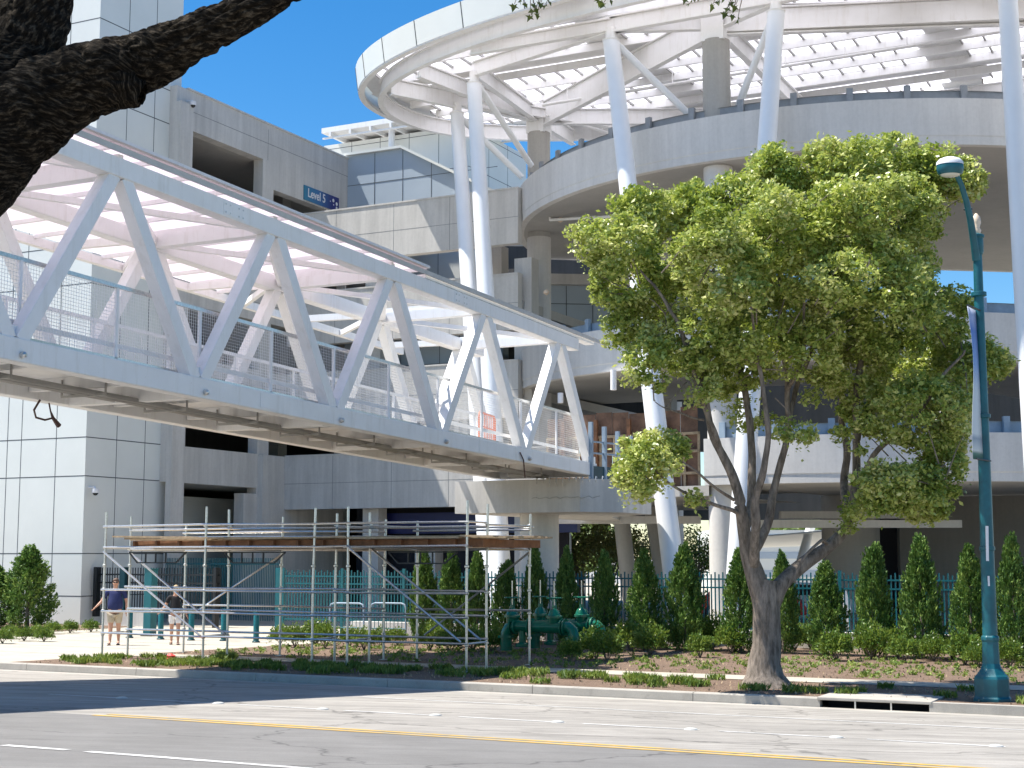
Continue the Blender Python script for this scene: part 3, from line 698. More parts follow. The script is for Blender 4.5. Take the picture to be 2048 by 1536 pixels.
# opaque roof deck with translucent strips between purlins (purlins run along the road direction)
ZR = ZC + .55
m = MB(); ms = MB(); mb = MB(); mp = MB()
SPC = 1.62; dlist = np.arange(CD_ - CB + .2, CD_ + CB, SPC)
for i, d in enumerate(dlist):
    hA = oval_half(d, -.3); hB = oval_half(d + SPC, -.3); hh = max(hA, hB)
    if hh < 1: continue
    # purlin
    hp = oval_half(d, -1.4)
    if hp > .5: mp.eb(CE - hp, CE + hp, d - .06, d + .06, ZC + .20, ZC + .50)
    # segments along e: strips of light broken by solid deck
    e = CE - hh; seg = 0
    while e < CE + hh:
        L = min(.86, CE + hh - e)
        solid = ((e - CE) % 11.6 < 1.8) or (i % 5 == 4)
        z = ZR
        (m if solid else ms).add([ED(e, d, z), ED(e + L, d, z), ED(e + L, d + SPC, z), ED(e, d + SPC, z)], [(0, 1, 2, 3)])
        if not solid: mb.eb(e - .035, e + .035, d + .07, d + SPC - .07, z - .12, z - .02)
        e += .86
# keep the deck inside the oval: clamp the outline
def clamp(mm):
    out = []
    for v in mm.v:
        p = Vector(v); e = p.dot(EX); d = p.dot(DX); x, y = abs(e - CE) / (CA - .2), abs(d - CD_) / (CB - .2); q = (x ** 2.25 + y ** 2.25) ** (1 / 2.25)
        if q > 1: e = CE + (e - CE) / q; d = CD_ + (d - CD_) / q
        out.append(tuple(ED(e, d, p.z)))
    mm.v = out
for q in (m, ms, mb): clamp(q)
m.build('roof_deck', M['white'], can); ms.build('light_strip', M['poly_open'], can)
mb.build('strip_bar', M['gutter'], can); mp.build('purlin', M['white'], can)
# steel columns, girders, struts
def vz(p, z): return Vector((p.x, p.y, z))
ZG = ZC - .45
tops = {k: at_z(x, y, ZG - .5) for k, (x, y) in dict(A=(914, 228), B=(948, 168), C=(1222, 82), D=(1552, 24), E=(2012, -60)).items()}
bases = dict(A=at_Y(985, 1255, 52.5), B=at_Y(1009, 1255, 52.5), C=at_Y(1362, 1262, 48), D=at_Y(1466, 1262, 47), E=at_Y(2092, 1270, 45.5))
for k in 'ABCDE':
    b = vz(bases[k], 0); t = tops[k]; r = .345 if k in 'CDE' else .33
    MB().tube([b, b.lerp(t, .5), t], [r * 1.05, r, r * .86], 28).build('leaning_column', M['white_col'], can, True)
    MB().lathe(t - (t - b).normalized() * .02, [(r * .9, 0), (r * .95, .05), (r * .6, .06), (r * .55, .5)], 20).build('column_head', M['white'], can, True, 30)
def girder(p, q, hgt=.75, w=.26, name='girder'):
    hgt *= .85
    p = Vector(p); q = Vector(q); L = (q - p); m = MB(); side = UP.cross(L).normalized()
    m.beam(p - UP * hgt / 2 + UP * .02, q - UP * hgt / 2 + UP * .02, w, .05); m.beam(p + UP * hgt / 2, q + UP * hgt / 2, w, .05); m.beam(p, q, .04, hgt - .08)
    return m.build(name, M['white'], can)
cc1 = RC + Vector((math.cos(R(180)), math.sin(R(180)), 0)) * 14.05; cc2 = RC + Vector((math.cos(R(236)), math.sin(R(236)), 0)) * 14.05; cc3 = RC + Vector((math.cos(R(292)), math.sin(R(292)), 0)) * 14.05
zg = ZC - .35
def edge_at(p, dirn):
    q = Vector(p)
    for _ in range(400):
        e = q.dot(EX) - CE; d = q.dot(DX) - CD_
        if (abs(e) / (CA - 1.2)) ** 2.25 + (abs(d) / (CB - 1.2)) ** 2.25 > 1: break
        q = q + dirn * .1
    return vz(q, p[2])
c1, c2, c3 = vz(cc1, zg), vz(cc2, zg), vz(cc3, zg)
tA, tB, tC, tD, tE = [vz(tops[k], zg) for k in 'ABCDE']
girder(c1, edge_at(c1, (vz(at_z(868, 135, ZC), zg) - c1).normalized()))
girder(c1, c2, 1.25); girder(c2, c3, 1.25)
girder(tB, tC, .7); girder(tC, tD, .7); girder(tD, tE, .7)
girder(tC, edge_at(tC, -EX), .55); girder(c2, tC, .7); girder(c2, tD, .8); girder(c1, tB, .7)
girder(tA, edge_at(tA, (tA - c1).normalized()), .8); girder(tA, c1, .6); girder(tA, edge_at(tA, DX * .8 + EX * .6), .5)
girder(c1, edge_at(c1, DX), .8); girder(c1, edge_at(c1, (EX + DX * .5).normalized()), .8); girder(c2, edge_at(c2, (EX + DX * .35).normalized()), 1.0); girder(c3, edge_at(c3, EX), .9)
girder(c2, edge_at(c2, DX), .8)
for c in (c1, c2, c3):
    MB().eb(c.dot(EX) - .42, c.dot(EX) + .42, c.dot(DX) - .42, c.dot(DX) + .42, zg - .8, zg + .5).build('column_cap', M['white'], can)
def strut(p, q, r=.13): MB().tube([p, q], r, 14).build('strut', M['white_col'], can, True)
strut(tops['B'] + UP * .2, at_Y(1062, 330, 61.8)); strut(tops['A'], at_Y(1045, 355, 61.5)); strut(tops['C'] + UP * .1, at_Y(1385, 236, 52.6)); strut(tops['D'] + UP * .1, at_Y(1474, 218, 51.8))
strut(tops['E'], at_Y(2010, 222, 51), .12)
m = MB(); z = ZC - .55
for (x0, y0, x1, y1) in ((1085, 210, 2010, 62), (1090, 230, 1340, 300)):
    a = at_z(x0, y0, z); b = at_z(x1, y1, z); m.tube([a, b], .07, 8)
    for k in range(8): p = a.lerp(b, (k + .5) / 8); m.tube([p, p + UP * .7], .02, 6)
m.build('sprinkler_pipe', M['white'], can)
t = thing('speaker', 'grey cylindrical fitting hanging under the canopy at the right edge', 'fitting', at_z(2016, 100, ZC - .9))
c = at_z(2016, 108, ZC - .9); MB().lathe(c, [(.22, -.35), (.24, -.3), (.24, .3), (.2, .35)], 18).build('housing', M['gutter'], t, True)
MB().tube([c + UP * .34, vz(c, ZC)], .03, 8).build('stem', M['white'], t)

# ================================================================== footbridge
EN = -18.25; EF = EN - 3.25; PL = 4.78; D0 = at_e(20, 700, EN).dot(DX); ZB0 = at_e(20, 700, EN).z
DEND = D0 + 5 * PL; SL = (at_e(1180, 940, EN).z - ZB0) / (DEND - D0)
def zb_(d): return ZB0 + SL * (d - D0)
ZTOP = at_e(535, 455, EN).z - zb_(D0 + 1.5 * PL)
def zt_(d): return zb_(d) + ZTOP
print('bridge', D0, ZB0, SL, ZTOP, DEND)
DS = D0 - 6 * PL                     # the bridge carries on over the near side of the road
br = thing('footbridge', 'white steel truss footbridge with mesh sides and a pale roof crossing above the road', 'footbridge', ED((EN + EF) / 2, D0, 0))
WS = M['white']
for e in (EN, EF):
    MB().beam(ED(e, DS, zb_(DS)), ED(e, DEND + .12, zb_(DEND + .12)), .32, .40).build('bottom_chord', WS, br, bevel=.02)
    MB().beam(ED(e, DS, zt_(DS)), ED(e, DEND - .5 * PL + 1.2, zt_(DEND - .5 * PL + 1.2)), .32, .36).build('top_chord', WS, br, bevel=.02)
    for k in range(-6, 5):
        d = D0 + k * PL; dm = d + PL / 2
        for (a, b) in ((d + .12, dm - .14), (d + PL - .12, dm + .14)):
            MB().beam(ED(e, a, zb_(a) + .16), ED(e, b, zt_(b) - .14), .27, .27, EX).build('diagonal', WS, br, bevel=.012)
    m = MB()
    for k in range(-6, 6):
        d = D0 + k * PL; m.mark().eb(e - .02, e + .02, d - .32, d + .32, zb_(d) + .15, zb_(d) + .42)
    build_each(m, 'gusset', WS, br)
for k in range(-6, 5):
    dm = D0 + (k + .5) * PL
    MB().beam(ED(EN - .16, dm, zt_(dm)), ED(EF + .16, dm, zt_(dm)), .26, .26).build('top_cross_beam', WS, br)
    if k < 4:
        a = ED(EN - .1, dm, zt_(dm)); b = ED(EF + .1, dm + PL, zt_(dm + PL)); MB().beam(a, b, .16, .16).build('top_brace', WS, br)
        a = ED(EF + .1, dm, zt_(dm) - .01); b = ED(EN - .1, dm + PL, zt_(dm + PL) - .01); MB().beam(a, b, .12, .12).build('top_brace', WS, br)
for k in range(-6, 6):
    d = D0 + k * PL
    MB().beam(ED(EN - .16, d, zb_(d) - .04), ED(EF + .16, d, zb_(d) - .04), .25, .34).build('floor_beam', WS, br)
for k in (-3, -1, 1, 3):
    d = D0 + k * PL + .9
    for e, s_ in ((EN, 1), (EF, -1)):
        MB().beam(ED(e + s_ * .165, d - .35, zt_(d - .35)), ED(e + s_ * .165, d + .35, zt_(d + .35)), .012, .27, UP).build('splice_plate', WS, br)
        m = MB()
        for a in (-.28, -.14, .14, .28):
            for b in (-.08, .08): m.mark().lathe(ED(e + s_ * .17, d + a, zt_(d + a) + b), [(.018, 0), (.018, .014)], 6, EX * s_)
        build_each(m, 'bolt', M['galv'], br)
        MB().beam(ED(e + s_ * .168, d + 1.0, zb_(d + 1) - .0), ED(e + s_ * .168, d + 1.6, zb_(d + 1.6)), .012, .30, UP).build('splice_plate', WS, br)
# deck, soffit ribs, conduits
MB().beam(ED((EN + EF) / 2, DS, zb_(DS) + .18), ED((EN + EF) / 2, DEND, zb_(DEND) + .18), 2.9, .05, UP).build('deck', M['white'], br)
m = MB()
for k in range(-12, 11):
    d = D0 + k * PL / 2 + PL / 4; m.mark().eb(EN - .2, EF + .2, d - .06, d + .06, zb_(d) - .08, zb_(d) + .155)
build_each(m, 'joist', WS, br)
m = MB()
for k in range(-12, 10):
    d = D0 + k * PL / 2 + .5
    for j in range(9): e = EN - .75 - j * .07 if k % 2 else EF + .8 + j * .07; m.beam(ED(e, d, zb_(d) + .13), ED(e, d + 1.4, zb_(d + 1.4) + .13), .03, .03)
m.build('floor_grating', M['gutter'], br)
em = (EN + EF) / 2
for off in (-.28, -.12, .1, .3):
    MB().tube([ED(em + off, DS, zb_(DS) - .14 - .05 * (off > 0)), ED(em + off, DEND - .3, zb_(DEND) - .14 - .05 * (off > 0))], .055, 8).build('conduit', M['gutter'], br, True)
m = MB()
for k in range(-12, 11):
    d = D0 + k * PL / 2 + 1.1
    m.mark(); m.beam(ED(em - .55, d, zb_(d) - .23), ED(em + .55, d, zb_(d) - .23), .05, .05)
    for x in (-.55, .55): m.beam(ED(em + x, d, zb_(d) - .23), ED(em + x, d, zb_(d) + .1), .03)
build_each(m, 'conduit_hanger', M['gutter'], br)
for k in range(-3, 6):
    d = D0 + k * PL; p = ED(EN + .17, d + .1, zb_(d) - .08); MB().lathe(p, [(.06, 0), (.05, .07), (.02, .09)], 8, EX).build('node_bolt', M['galv'], br)
# mesh guard rails
for e in (EN - .24, EF + .24):
    m = MB(); d = DS
    while d < DEND - .3:
        m.beam(ED(e, d, zb_(d) + .3), ED(e, d, zb_(d) + 1.62), .006, .006); d += .065
    for j in range(21): z = .32 + j * .063; m.beam(ED(e, DS, zb_(DS) + z), ED(e, DEND - .3, zb_(DEND) + z), .006, .006)
    m.build('wire_mesh', M['white'], br)
    m = MB(); m.beam(ED(e, DS, zb_(DS) + 1.64), ED(e, DEND - .3, zb_(DEND) + 1.64), .05, .07); m.beam(ED(e, DS, zb_(DS) + .30), ED(e, DEND - .3, zb_(DEND) + .30), .05, .05)
    m.build('top_rail', M['galv'] if e > EN - 1 else WS, br)
    m = MB(); d = DS + .4
    while d < DEND: m.mark().beam(ED(e, d, zb_(d) + .2), ED(e, d, zb_(d) + 1.62), .05, .06, DX); d += PL / 2
    build_each(m, 'rail_post', WS, br)
m = MB(); m.beam(ED(EN - .30, DS, zb_(DS) + .55), ED(EN - .30, DEND - .3, zb_(DEND) + .55), .03, .09); m.beam(ED(EF + .34, DS, zb_(DS) + .6), ED(EF + .34, D0 + 2 * PL, zb_(D0 + 2 * PL) + .6), .04, .1); m.build('kick_rail', WS, br)
# roof
RN, RF = EN + .20, EN - 6.1; DRE = at_e(855, 525, RN).dot(DX); zr_ = lambda d, e=0: zt_(d) + .34
print('roof end', DRE)
def lean(e): return .10 * (RN - e) / (RN - RF) - .03
m = MB(); d = DS
while d < DRE:
    d2 = min(d + 1.1, DRE)
    A = [ED(RN - .02, d + .008, zr_(d) + .06), ED(RF + .02, d + .008, zr_(d) + .0), ED(RF + .02, d2 - .008, zr_(d2) + .0), ED(RN - .02, d2 - .008, zr_(d2) + .06)]
    m.prism(A, UP * .02); d += 1.1
m.build('roof_panel', M['poly'], br)
m = MB(); d = DS
while d < DEND - 1: m.beam(ED(RN - .05, d, zr_(d)), ED(RF + .05, d, zr_(d) - .06), .07, .09) if d < DRE else None; d += 1.1
m.build('roof_rib', WS, br)
for k in range(-6, 5):
    dm = D0 + (k + .5) * PL
    MB().beam(ED(RN - .1, dm, zt_(dm) + .20), ED(EF - .1, dm, zt_(dm) + .19), .14, .12).build('roof_bracket', WS, br)
    MB().beam(ED(EF - .1, dm, zt_(dm) + .12), ED(RF, dm + .0, zr_(dm) - .16), .15, .18).build('roof_outrigger', WS, br)
    if k < 4: MB().beam(ED(EF - .1, dm, zt_(dm) + .1), ED(RF, dm + PL / 2, zr_(dm + PL / 2) - .17), .12, .14).build('roof_outrigger', WS, br)
MB().beam(ED(RF, DS, zr_(DS) - .16), ED(RF, DEND - 1.2, zr_(DEND - 1.2) - .16), .16, .2).build('far_eave', WS, br)
MB().beam(ED(RN, DS, zr_(DS) - .05), ED(RN, DEND + .6, zr_(DEND + .6) - .02), .04, .11).build('gutter', M['eaves'], br)
MB().beam(ED(RN + .0, DS, zr_(DS) + .11), ED(RN, DRE, zr_(DRE) + .11), .16, .06).build('gutter_capping', M['whitecloth'], br)
MB().beam(ED(EN - .0, DRE, zt_(DRE) + .24), ED(EN - .0, DEND + .0, zt_(DEND) + .24), .3, .1).build('edge_beam', WS, br)
a = at_e(75, 803, EN - 1.6); 
def cat(p, q, sag): return [p.lerp(q, i / 12) - UP * sag * math.sin(math.pi * i / 12) for i in range(13)]
m = MB(); pts = [at_e(x, y, EN - 1.6) for x, y in ((80, 800), (68, 820), (72, 835), (90, 840), (105, 836), (112, 846))]; m.tube(pts, .02, 6); m.tube([at_e(x, y, EN - 1.6) for x, y in ((98, 806), (101, 822), (106, 836), (118, 852))], [.015, .015, .03, .05], 6)
m.build('loose_cable', M['cable'], br, True)
m = MB(); m.tube([at_e(x, y, EN + .2) for x, y in ((1040, 905), (1047, 920), (1049, 945), (1050, 955))], .02, 6); m.build('loose_cable', M['cable'], br)
# orange barrier standing on the deck
ob = thing('barrier', 'small orange plastic barrier standing on the footbridge deck', 'barrier', at_e(985, 870, EN - 1.2))
m = MB(); p0 = at_e(958, 870, EN - 1.2); dd = p0.dot(DX); zb0 = zb_(dd) + .22; A = lambda s_, z: ED(EN - 1.2 - .15 * s_, dd + s_ * 1.0, zb_(dd + s_) + .22 + z)
m.tube([A(0, 0), A(0, .95), A(.08, 1.05), A(1.3, 1.05), A(1.38, .95), A(1.38, 0)], .03, 8)
m.build('frame', M['orange'], ob, True)
m = MB(); [m.tube([A(.12 + k * .16, .3), A(.12 + k * .16, 1.02)], .014, 6) for k in range(8)]; m.tube([A(.05, .3), A(1.35, .3)], .022, 6); m.tube([A(.05, .66), A(1.35, .66)], .018, 6); m.build('bars', M['orange'], ob)
# ================================================================== fence
DF = 41.0
fen = thing('picket_fence', 'long teal steel picket fence behind the row of cypresses', 'fence', ED(-12, DF, 0))
ea = at_d(566, 1200, DF).dot(EX); eb_ = 6.0; npan = 15; pw = (eb_ - ea) / npan
for i in range(npan + 1):
    e = ea + i * pw; MB().eb(e - .045, e + .045, DF - .045, DF + .045, 0, 2.12).build('post', M['teal'], fen)
    if i < npan:
        m = MB(); k = 1; n = int(pw / .115)
        for k in range(1, n): x = e + pw * k / n; m.eb(x - .018, x + .018, DF - .013, DF + .013, .38, 2.06 if k % 2 else 2.0)
        for z in (.45, 1.62, 1.86): m.eb(e + .045, e + pw - .045, DF - .024, DF + .024, z - .022, z + .022)
        m.build('picket_panel', M['teal'], fen)
MBw = thing('low_wall', 'low white kerb wall under the teal picket fence', 'wall', ED(-5, DF, 0))
MB().eb(ea + 3, eb_, DF - .5, DF - .12, 0, .44).build('wall_body', M['conc'], MBw)
# darker gate section next to the stair tower
gt = thing('entrance_gate', 'black and teal picket gate beside the white stair tower', 'gate', ED(-33, 40, 0))
ga = at_d(193, 1200, 42.6).dot(EX); gb = at_d(440, 1200, 42.6).dot(EX)
m = MB(); n = int((gb - ga) / .12)
for k in range(n + 1): x = ga + (gb - ga) * k / n; m.eb(x - .014, x + .014, 42.586, 42.614, .5, 2.1)
for z in (.56, 1.55, 1.85): m.eb(ga, gb, 42.57, 42.63, z - .03, z + .03)
m.build('picket_panel', M['black'], gt)
for x, w, mt in ((193, .08, 'black'), (247, .12, 'teal_dark'), (432, .06, 'black'), (560, .12, 'teal')):
    e = at_d(x, 1200, 42.55).dot(EX); MB().eb(e - w, e + w, 42.43, 42.67, .3 if x in (193,) else 0, 2.12).build('post', M[mt], gt)
m = MB(); e0 = at_d(330, 1200, 46).dot(EX); e1 = at_d(560, 1200, 46).dot(EX)
for k in range(70): x = e0 + (e1 - e0) * k / 69; m.eb(x - .013, x + .013, 45.99, 46.01, .1, 2.45)
m.eb(e0, e1, 45.97, 46.03, 2.2, 2.25); m.eb(e0, e1, 45.97, 46.03, .4, .45); m.build('rear_panel', M['teal'], gt)
gp = thing('gate_post', 'thick square teal gate post at the entrance', 'post', at_g(299, 1272))
c = wl(gp); MB().box(c + UP * 1.05, .30, .30, 2.1).build('shaft', M['teal'], gp, bevel=.01); MB().box(c + UP * 2.115, .34, .34, .03).build('cap', M['teal'], gp); MB().box(c + UP * .03, .40, .40, .06).build('base_plate', M['teal_dark'], gp)
lw = thing('entrance_wall', 'low pale wall between the dark gate and the white stair tower', 'wall', ED(-34, 42, 0))
a = at_d(208, 1250, 42.2).dot(EX); b = at_d(300, 1250, 42.2).dot(EX); MB().eb(a, b, 42.1, 42.4, 0, .52).build('wall_body', M['conc'], lw)
# bollards
bo = None
for x, y, lab in ((259, 1276, 'teal steel bollard nearest the man in the navy shirt'), (321, 1279, 'teal steel bollard just left of the woman in white shorts'), (382, 1281, 'teal steel bollard just right of the woman in white shorts'), (447, 1282, 'second teal bollard to the right of the woman'), (512, 1285, 'rightmost teal bollard, beside the planting bed')):
    p = at_g(x, y)
    if bo is None:
        bo = thing('bollard', lab, 'bollard', (0, 0, 0), 'teal bollards at the entrance')
        MB().lathe((0, 0, 0), [(.085, 0), (.085, .9), (.06, .945), (0, .96)], 18).build('shaft', M['teal'], bo, True); MB().lathe((0, 0, 0), [(.12, 0), (.12, .03), (.086, .05)], 18).build('collar', M['teal_dark'], bo)
        q = bo
    else: q = copy_tree(bo); q['label'] = lab
    q.location = p
# bike hoops
for x0, x1, lab in ((660, 728, 'left pale teal bike rail behind the scaffold'), (742, 812, 'right pale teal bike rail behind the scaffold, near the dark cypress')):
    a = at_d(x0, 1206, 38.5); b = at_d(x1, 1205, 38.5); g = gz(38.5); t = thing('bike_rail', lab, 'bike rail', (a.x, a.y, g), 'bike rails behind the scaffold')
    b.z = a.z; dn = (b - a).normalized()
    MB().tube([vz(a, g), vz(a, a.z - .15), a - UP * .04 + dn * .04, a + dn * .15, b - dn * .15, b - UP * .04 - dn * .04, vz(b, a.z - .15), vz(b, g)], .028, 10).build('hoop', M['bluerail'], t, True)
    m = MB(); 
    for k in range(1, 9): p = a.lerp(b, k / 9); m.tube([p, vz(p, g + .35)], .012, 6)
    m.tube([vz(a, g + .35), vz(b, g + .35)], .02, 6); m.build('infill_bars', M['teal'], t)

# ================================================================== scaffold
scf = thing('scaffold', 'galvanised tube scaffold with a timber deck standing over the pavement', 'scaffold', ED(-19.5, 28.4, .15))
SE = (-24.3, -21.35, -18.4, -17.5, -14.6); SD = (27.0, 27.88, 29.95); GV = M['galv']
ZD = 2.78
def zl(z): return z
hts = {0: 3.55, 1: 3.5, 2: 3.35}
for j, d in enumerate(SD):
    for i, e in enumerate(SE):
        g = gz(d); h = hts[j] + (.12 if i in (1, 4) else 0) + random.uniform(-.04, .04)
        lean = EX * random.uniform(-.04, .04)
        MB().tube([ED(e, d, g + .02), ED(e, d, 2), ED(e, d, h) + lean], .028, 10).build('standard', GV, scf, True)
        MB().box(ED(e, d, g + .012), .16, .16, .012).build('base_plate', GV, scf)
        m = MB()
        for z in (.7, 1.25, 1.75, 2.3, 2.72, 3.2): m.mark().lathe(ED(e, d, z - .03), [(.03, 0), (.05, .015), (.05, .045), (.03, .06)], 10)
        build_each(m, 'coupler', GV, scf, smooth=True)
        for d2 in ((SD[1],) if j == 0 else (SD[2],) if j == 1 else ()):
            if e in (-24.3, -14.6, -18.4, -17.5, -21.35):
                for z in ((.72, 2.70, 3.22) if j == 0 else (2.66, 3.18)): MB().tube([ED(e, d, z), ED(e, d2, z)], .022, 8).build('transom', GV, scf, True)
for j, d in enumerate(SD):
    zs_ = ((.72, 1.24, 1.74, 2.72, 3.22) if j == 0 else (.78, 1.27, 1.78, 2.68, 3.14) if j == 1 else (1.3, 2.66, 3.1))
    for (a, b) in ((0, 1), (1, 2), (2, 3), (3, 4)):
        if j == 2 and (a, b) == (2, 3): continue
        for z in zs_:
            dz = random.uniform(-.012, .012); o = random.uniform(.0, .12)
            MB().tube([ED(SE[a] - o, d - .03, z + dz), ED(SE[b] + .05, d - .03, z - dz)], .024, 8).build('ledger', GV, scf, True)
for d in (SD[0] - .06, SD[1] - .06):
    MB().tube([ED(SE[0], d, 2.62), ED(SE[1] - .05, d, .74)], .026, 8).build('brace', GV, scf, True)
    MB().tube([ED(SE[3], d, 2.72), ED(SE[4] - .1, d, .76)], .026, 8).build('brace', GV, scf, True)
MB().tube([ED(SE[1], SD[2], 2.55), ED(SE[0] + .5, SD[2], 1.2)], .024, 8).build('brace', GV, scf, True); MB().tube([ED(SE[4], SD[2], 2.6), ED(SE[3] + .2, SD[2], .7)], .024, 8).build('brace', GV, scf, True)
# guard rails at the back and a thin top rail pair
for z in (3.2, 3.0): MB().tube([ED(SE[0] - .1, SD[2] + .02, z), ED(SE[4] + .1, SD[2] + .02, z - .04)], .02, 8).build('guard_rail', GV, scf, True)
# joists and planks
m_ = 0; e = SE[0] + .5
for k in range(15):
    e = SE[0] + .75 + k * .66
    MB().beam(ED(e, SD[0] + .12, ZD + .0), ED(e, SD[2] - .1, ZD + .0), .06, .17).build('joist', M['wood_red'], scf)
for d in (SD[0] + .25, SD[1] + .3, SD[2] - .3): MB().eb(SE[0] + .7, SE[4] + .25, d - .03, d + .03, ZD - .085, ZD + .088).build('bearer', M['wood_red'], scf)
for r_ in range(11):
    d = SD[0] + .08 + r_ * .27
    e = SE[0] + .55 + random.uniform(-.15, .1)
    while e < SE[4] + .2:
        L = random.uniform(2.2, 3.6); z = ZD + .115 + random.uniform(0, .03); e2 = min(e + L, SE[4] + .7 + random.uniform(-.1, .1))
        a = ED(e, d + random.uniform(-.015, .015), z + random.uniform(-.01, .015)); b = ED(e2, d + random.uniform(-.015, .015), z + random.uniform(-.01, .02))
        MB().beam(a, b, .24, .038).build('plank', M['wood'], scf); e = e2 + .02
MB().beam(ED(SE[0] + .3, SD[0] - .02, ZD + .19), ED(SE[0] + 2.6, SD[0] + .1, ZD + .16), .2, .04).build('plank', M['wood'], scf)
# truss brackets under the deck
for e in (-23.2, -20.4, -16.0):
    m = MB(); z0, z1 = 2.6, 2.36; d = SD[0] + .5
    m.beam(ED(e - .8, d, z0), ED(e + .9, d, z0), .03); m.beam(ED(e - .55, d, z1), ED(e + .6, d, z1), .03); m.beam(ED(e - .8, d, z0), ED(e - .55, d, z1), .03); m.beam(ED(e + .9, d, z0), ED(e + .6, d, z1), .03)
    for k in (-.3, 0, .3): m.beam(ED(e + k, d, z0), ED(e + k, d, z1), .03)
    m.build('truss_bracket', M['black'], scf)

# ================================================================== backflow valve assemblies (green pipes)
def valves(off, label):
    g = .12; d0 = 34.2 + off; e0 = at_d(1040, 1245, d0).dot(EX) if off == 0 else at_d(1040, 1245, 34.2).dot(EX) + .25
    t = thing('backflow_valve', label, 'pipework', ED(e0 + 1, d0, g), 'green backflow preventers in the planting bed'); V = M['valve']
    zc = g + .62; r = .15; D = lambda e, z, dd=0: ED(e0 - .15 + e * .72, d0 + dd, z)
    MB().tube([D(-.35, g), D(-.35, zc - .35), D(-.33, zc - .18), D(-.22, zc - .04), D(-.05, zc)], r, 20).build('riser_elbow', V, t, True, 60)
    MB().tube([D(-.05, zc), D(.62, zc)], r * .95, 20).build('barrel', V, t, True, 60)
    MB().tube([D(.62, zc), D(1.25, zc), D(1.62, zc, .02), D(1.9, zc)], [r, r * 1.12, r * 1.12, r], 20).build('check_valve', V, t, True, 60)
    MB().tube([D(1.9, zc), D(2.12, zc), D(2.25, zc - .08), D(2.3, zc - .25), D(2.3, g)], r, 20).build('riser_elbow', V, t, True, 60)
    for e in (-.12, .04, .58, .70, 1.86, 1.97):
        MB().lathe(D(e, zc), [(r, -.022), (r * 1.42, -.022), (r * 1.42, .022), (r, .022)], 22, EX).build('flange', V, t)
    for e in (-.35, 2.3): MB().lathe(D(e, g + .35), [(r, -.03), (r * 1.42, -.03), (r * 1.42, .03), (r, .03)], 22).build('flange', V, t)
    MB().tube([D(.3, zc - .1), D(.3, zc - .42)], .09, 14).build('relief_stem', V, t, True); MB().lathe(D(.3, zc - .5), [(.16, -.02), (.17, 0), (.17, .06), (.09, .1)], 18).build('relief_flange', V, t)
    for e in (.0, 1.45):
        e2 = e if e else -.2
        MB().lathe(D(e2 + .1, zc + .1), [(.15, 0), (.16, .12), (.21, .12), (.21, .17), (.17, .19), (.13, .30), (.05, .36), (.05, .44)], 22).build('bonnet', V, t, True, 35)
        m = MB(); [m.tube([D(e2 + .1 + s_ * .1, zc + .36), D(e2 + .1 + s_ * .04, zc + .72)], .014, 6) for s_ in (-1, 1)]; m.build('yoke', V, t)
        MB().tube([D(e2 + .1, zc + .4), D(e2 + .1, zc + 1.15)], .016, 8).build('stem', M['chrome'], t)
        c = D(e2 + .1, zc + .72); pts = [c + EX * (.2 * math.cos(a)) + DX * (.2 * math.sin(a)) for a in np.linspace(0, 2 * math.pi, 20, False)]
        m = MB(); m.tube(pts, .016, 8, closed=True); [m.tube([c, c + (EX * math.cos(a) + DX * math.sin(a)) * .2], .01, 6) for a in (0, 2.09, 4.19)]; m.build('handwheel', V, t, True)
    return t
valves(0, 'front green backflow pipe assembly with domed valve bonnets, right of the scaffold')
valves(1.15, 'rear green backflow pipe assembly, partly hidden behind the front one')

# ================================================================== people
def skin_body(name, joints, edges, mat, parent, levels=2, root=0):
    me = bpy.data.meshes.new(name); me.from_pydata([j[:3] for j in joints], edges, [])
    o = bpy.data.objects.new(name, me); S.collection.objects.link(o)
    sk = o.modifiers.new('s', 'SKIN'); sk.branch_smoothing = .6; sk.use_smooth_shade = True
    for i, v in enumerate(me.skin_vertices[0].data): v.radius = (joints[i][3], joints[i][4] if len(joints[i]) > 4 else joints[i][3]); v.use_root = (i == root)
    sb = o.modifiers.new('d', 'SUBSURF'); sb.levels = levels; sb.render_levels = levels
    bpy.context.view_layer.update(); dg = bpy.context.evaluated_depsgraph_get(); nm = bpy.data.meshes.new_from_object(o.evaluated_get(dg))
    bpy.data.objects.remove(o); nm.materials.clear(); nm.materials.append(mat); nm.name = name
    nm.polygons.foreach_set('use_smooth', [True] * len(nm.polygons))
    q = bpy.data.objects.new(name, nm); S.collection.objects.link(q); q.parent = parent; return q
def fingers(J, E, wrist, pd, out, sd):
    """palm + four fingers + thumb growing from the wrist joint index, along pd, sideways sd"""
    w = Vector(J[wrist][:3]); J.append((*(w + pd * .06), .035, .018)); palm = len(J) - 1; E.append((wrist, palm))
    for k, (o_, L) in enumerate(((-.028, .062), (-.009, .072), (.010, .068), (.028, .052))):
        a = w + pd * .095 + sd * o_; b = a + pd * L * .5 + out * .008; c = b + pd * L * .4 + out * .022
        J += [(*a, .0095), (*b, .0085), (*c, .0075)]; n = len(J); E += [(palm, n - 3), (n - 3, n - 2), (n - 2, n - 1)]
    a = w + pd * .035 + sd * -.035; b = a + pd * .03 - sd * .02 + out * .01; c = b + pd * .03 + out * .012
    J += [(*a, .011), (*b, .010), (*c, .009)]; n = len(J); E += [(wrist, n - 3), (n - 3, n - 2), (n - 2, n - 1)]
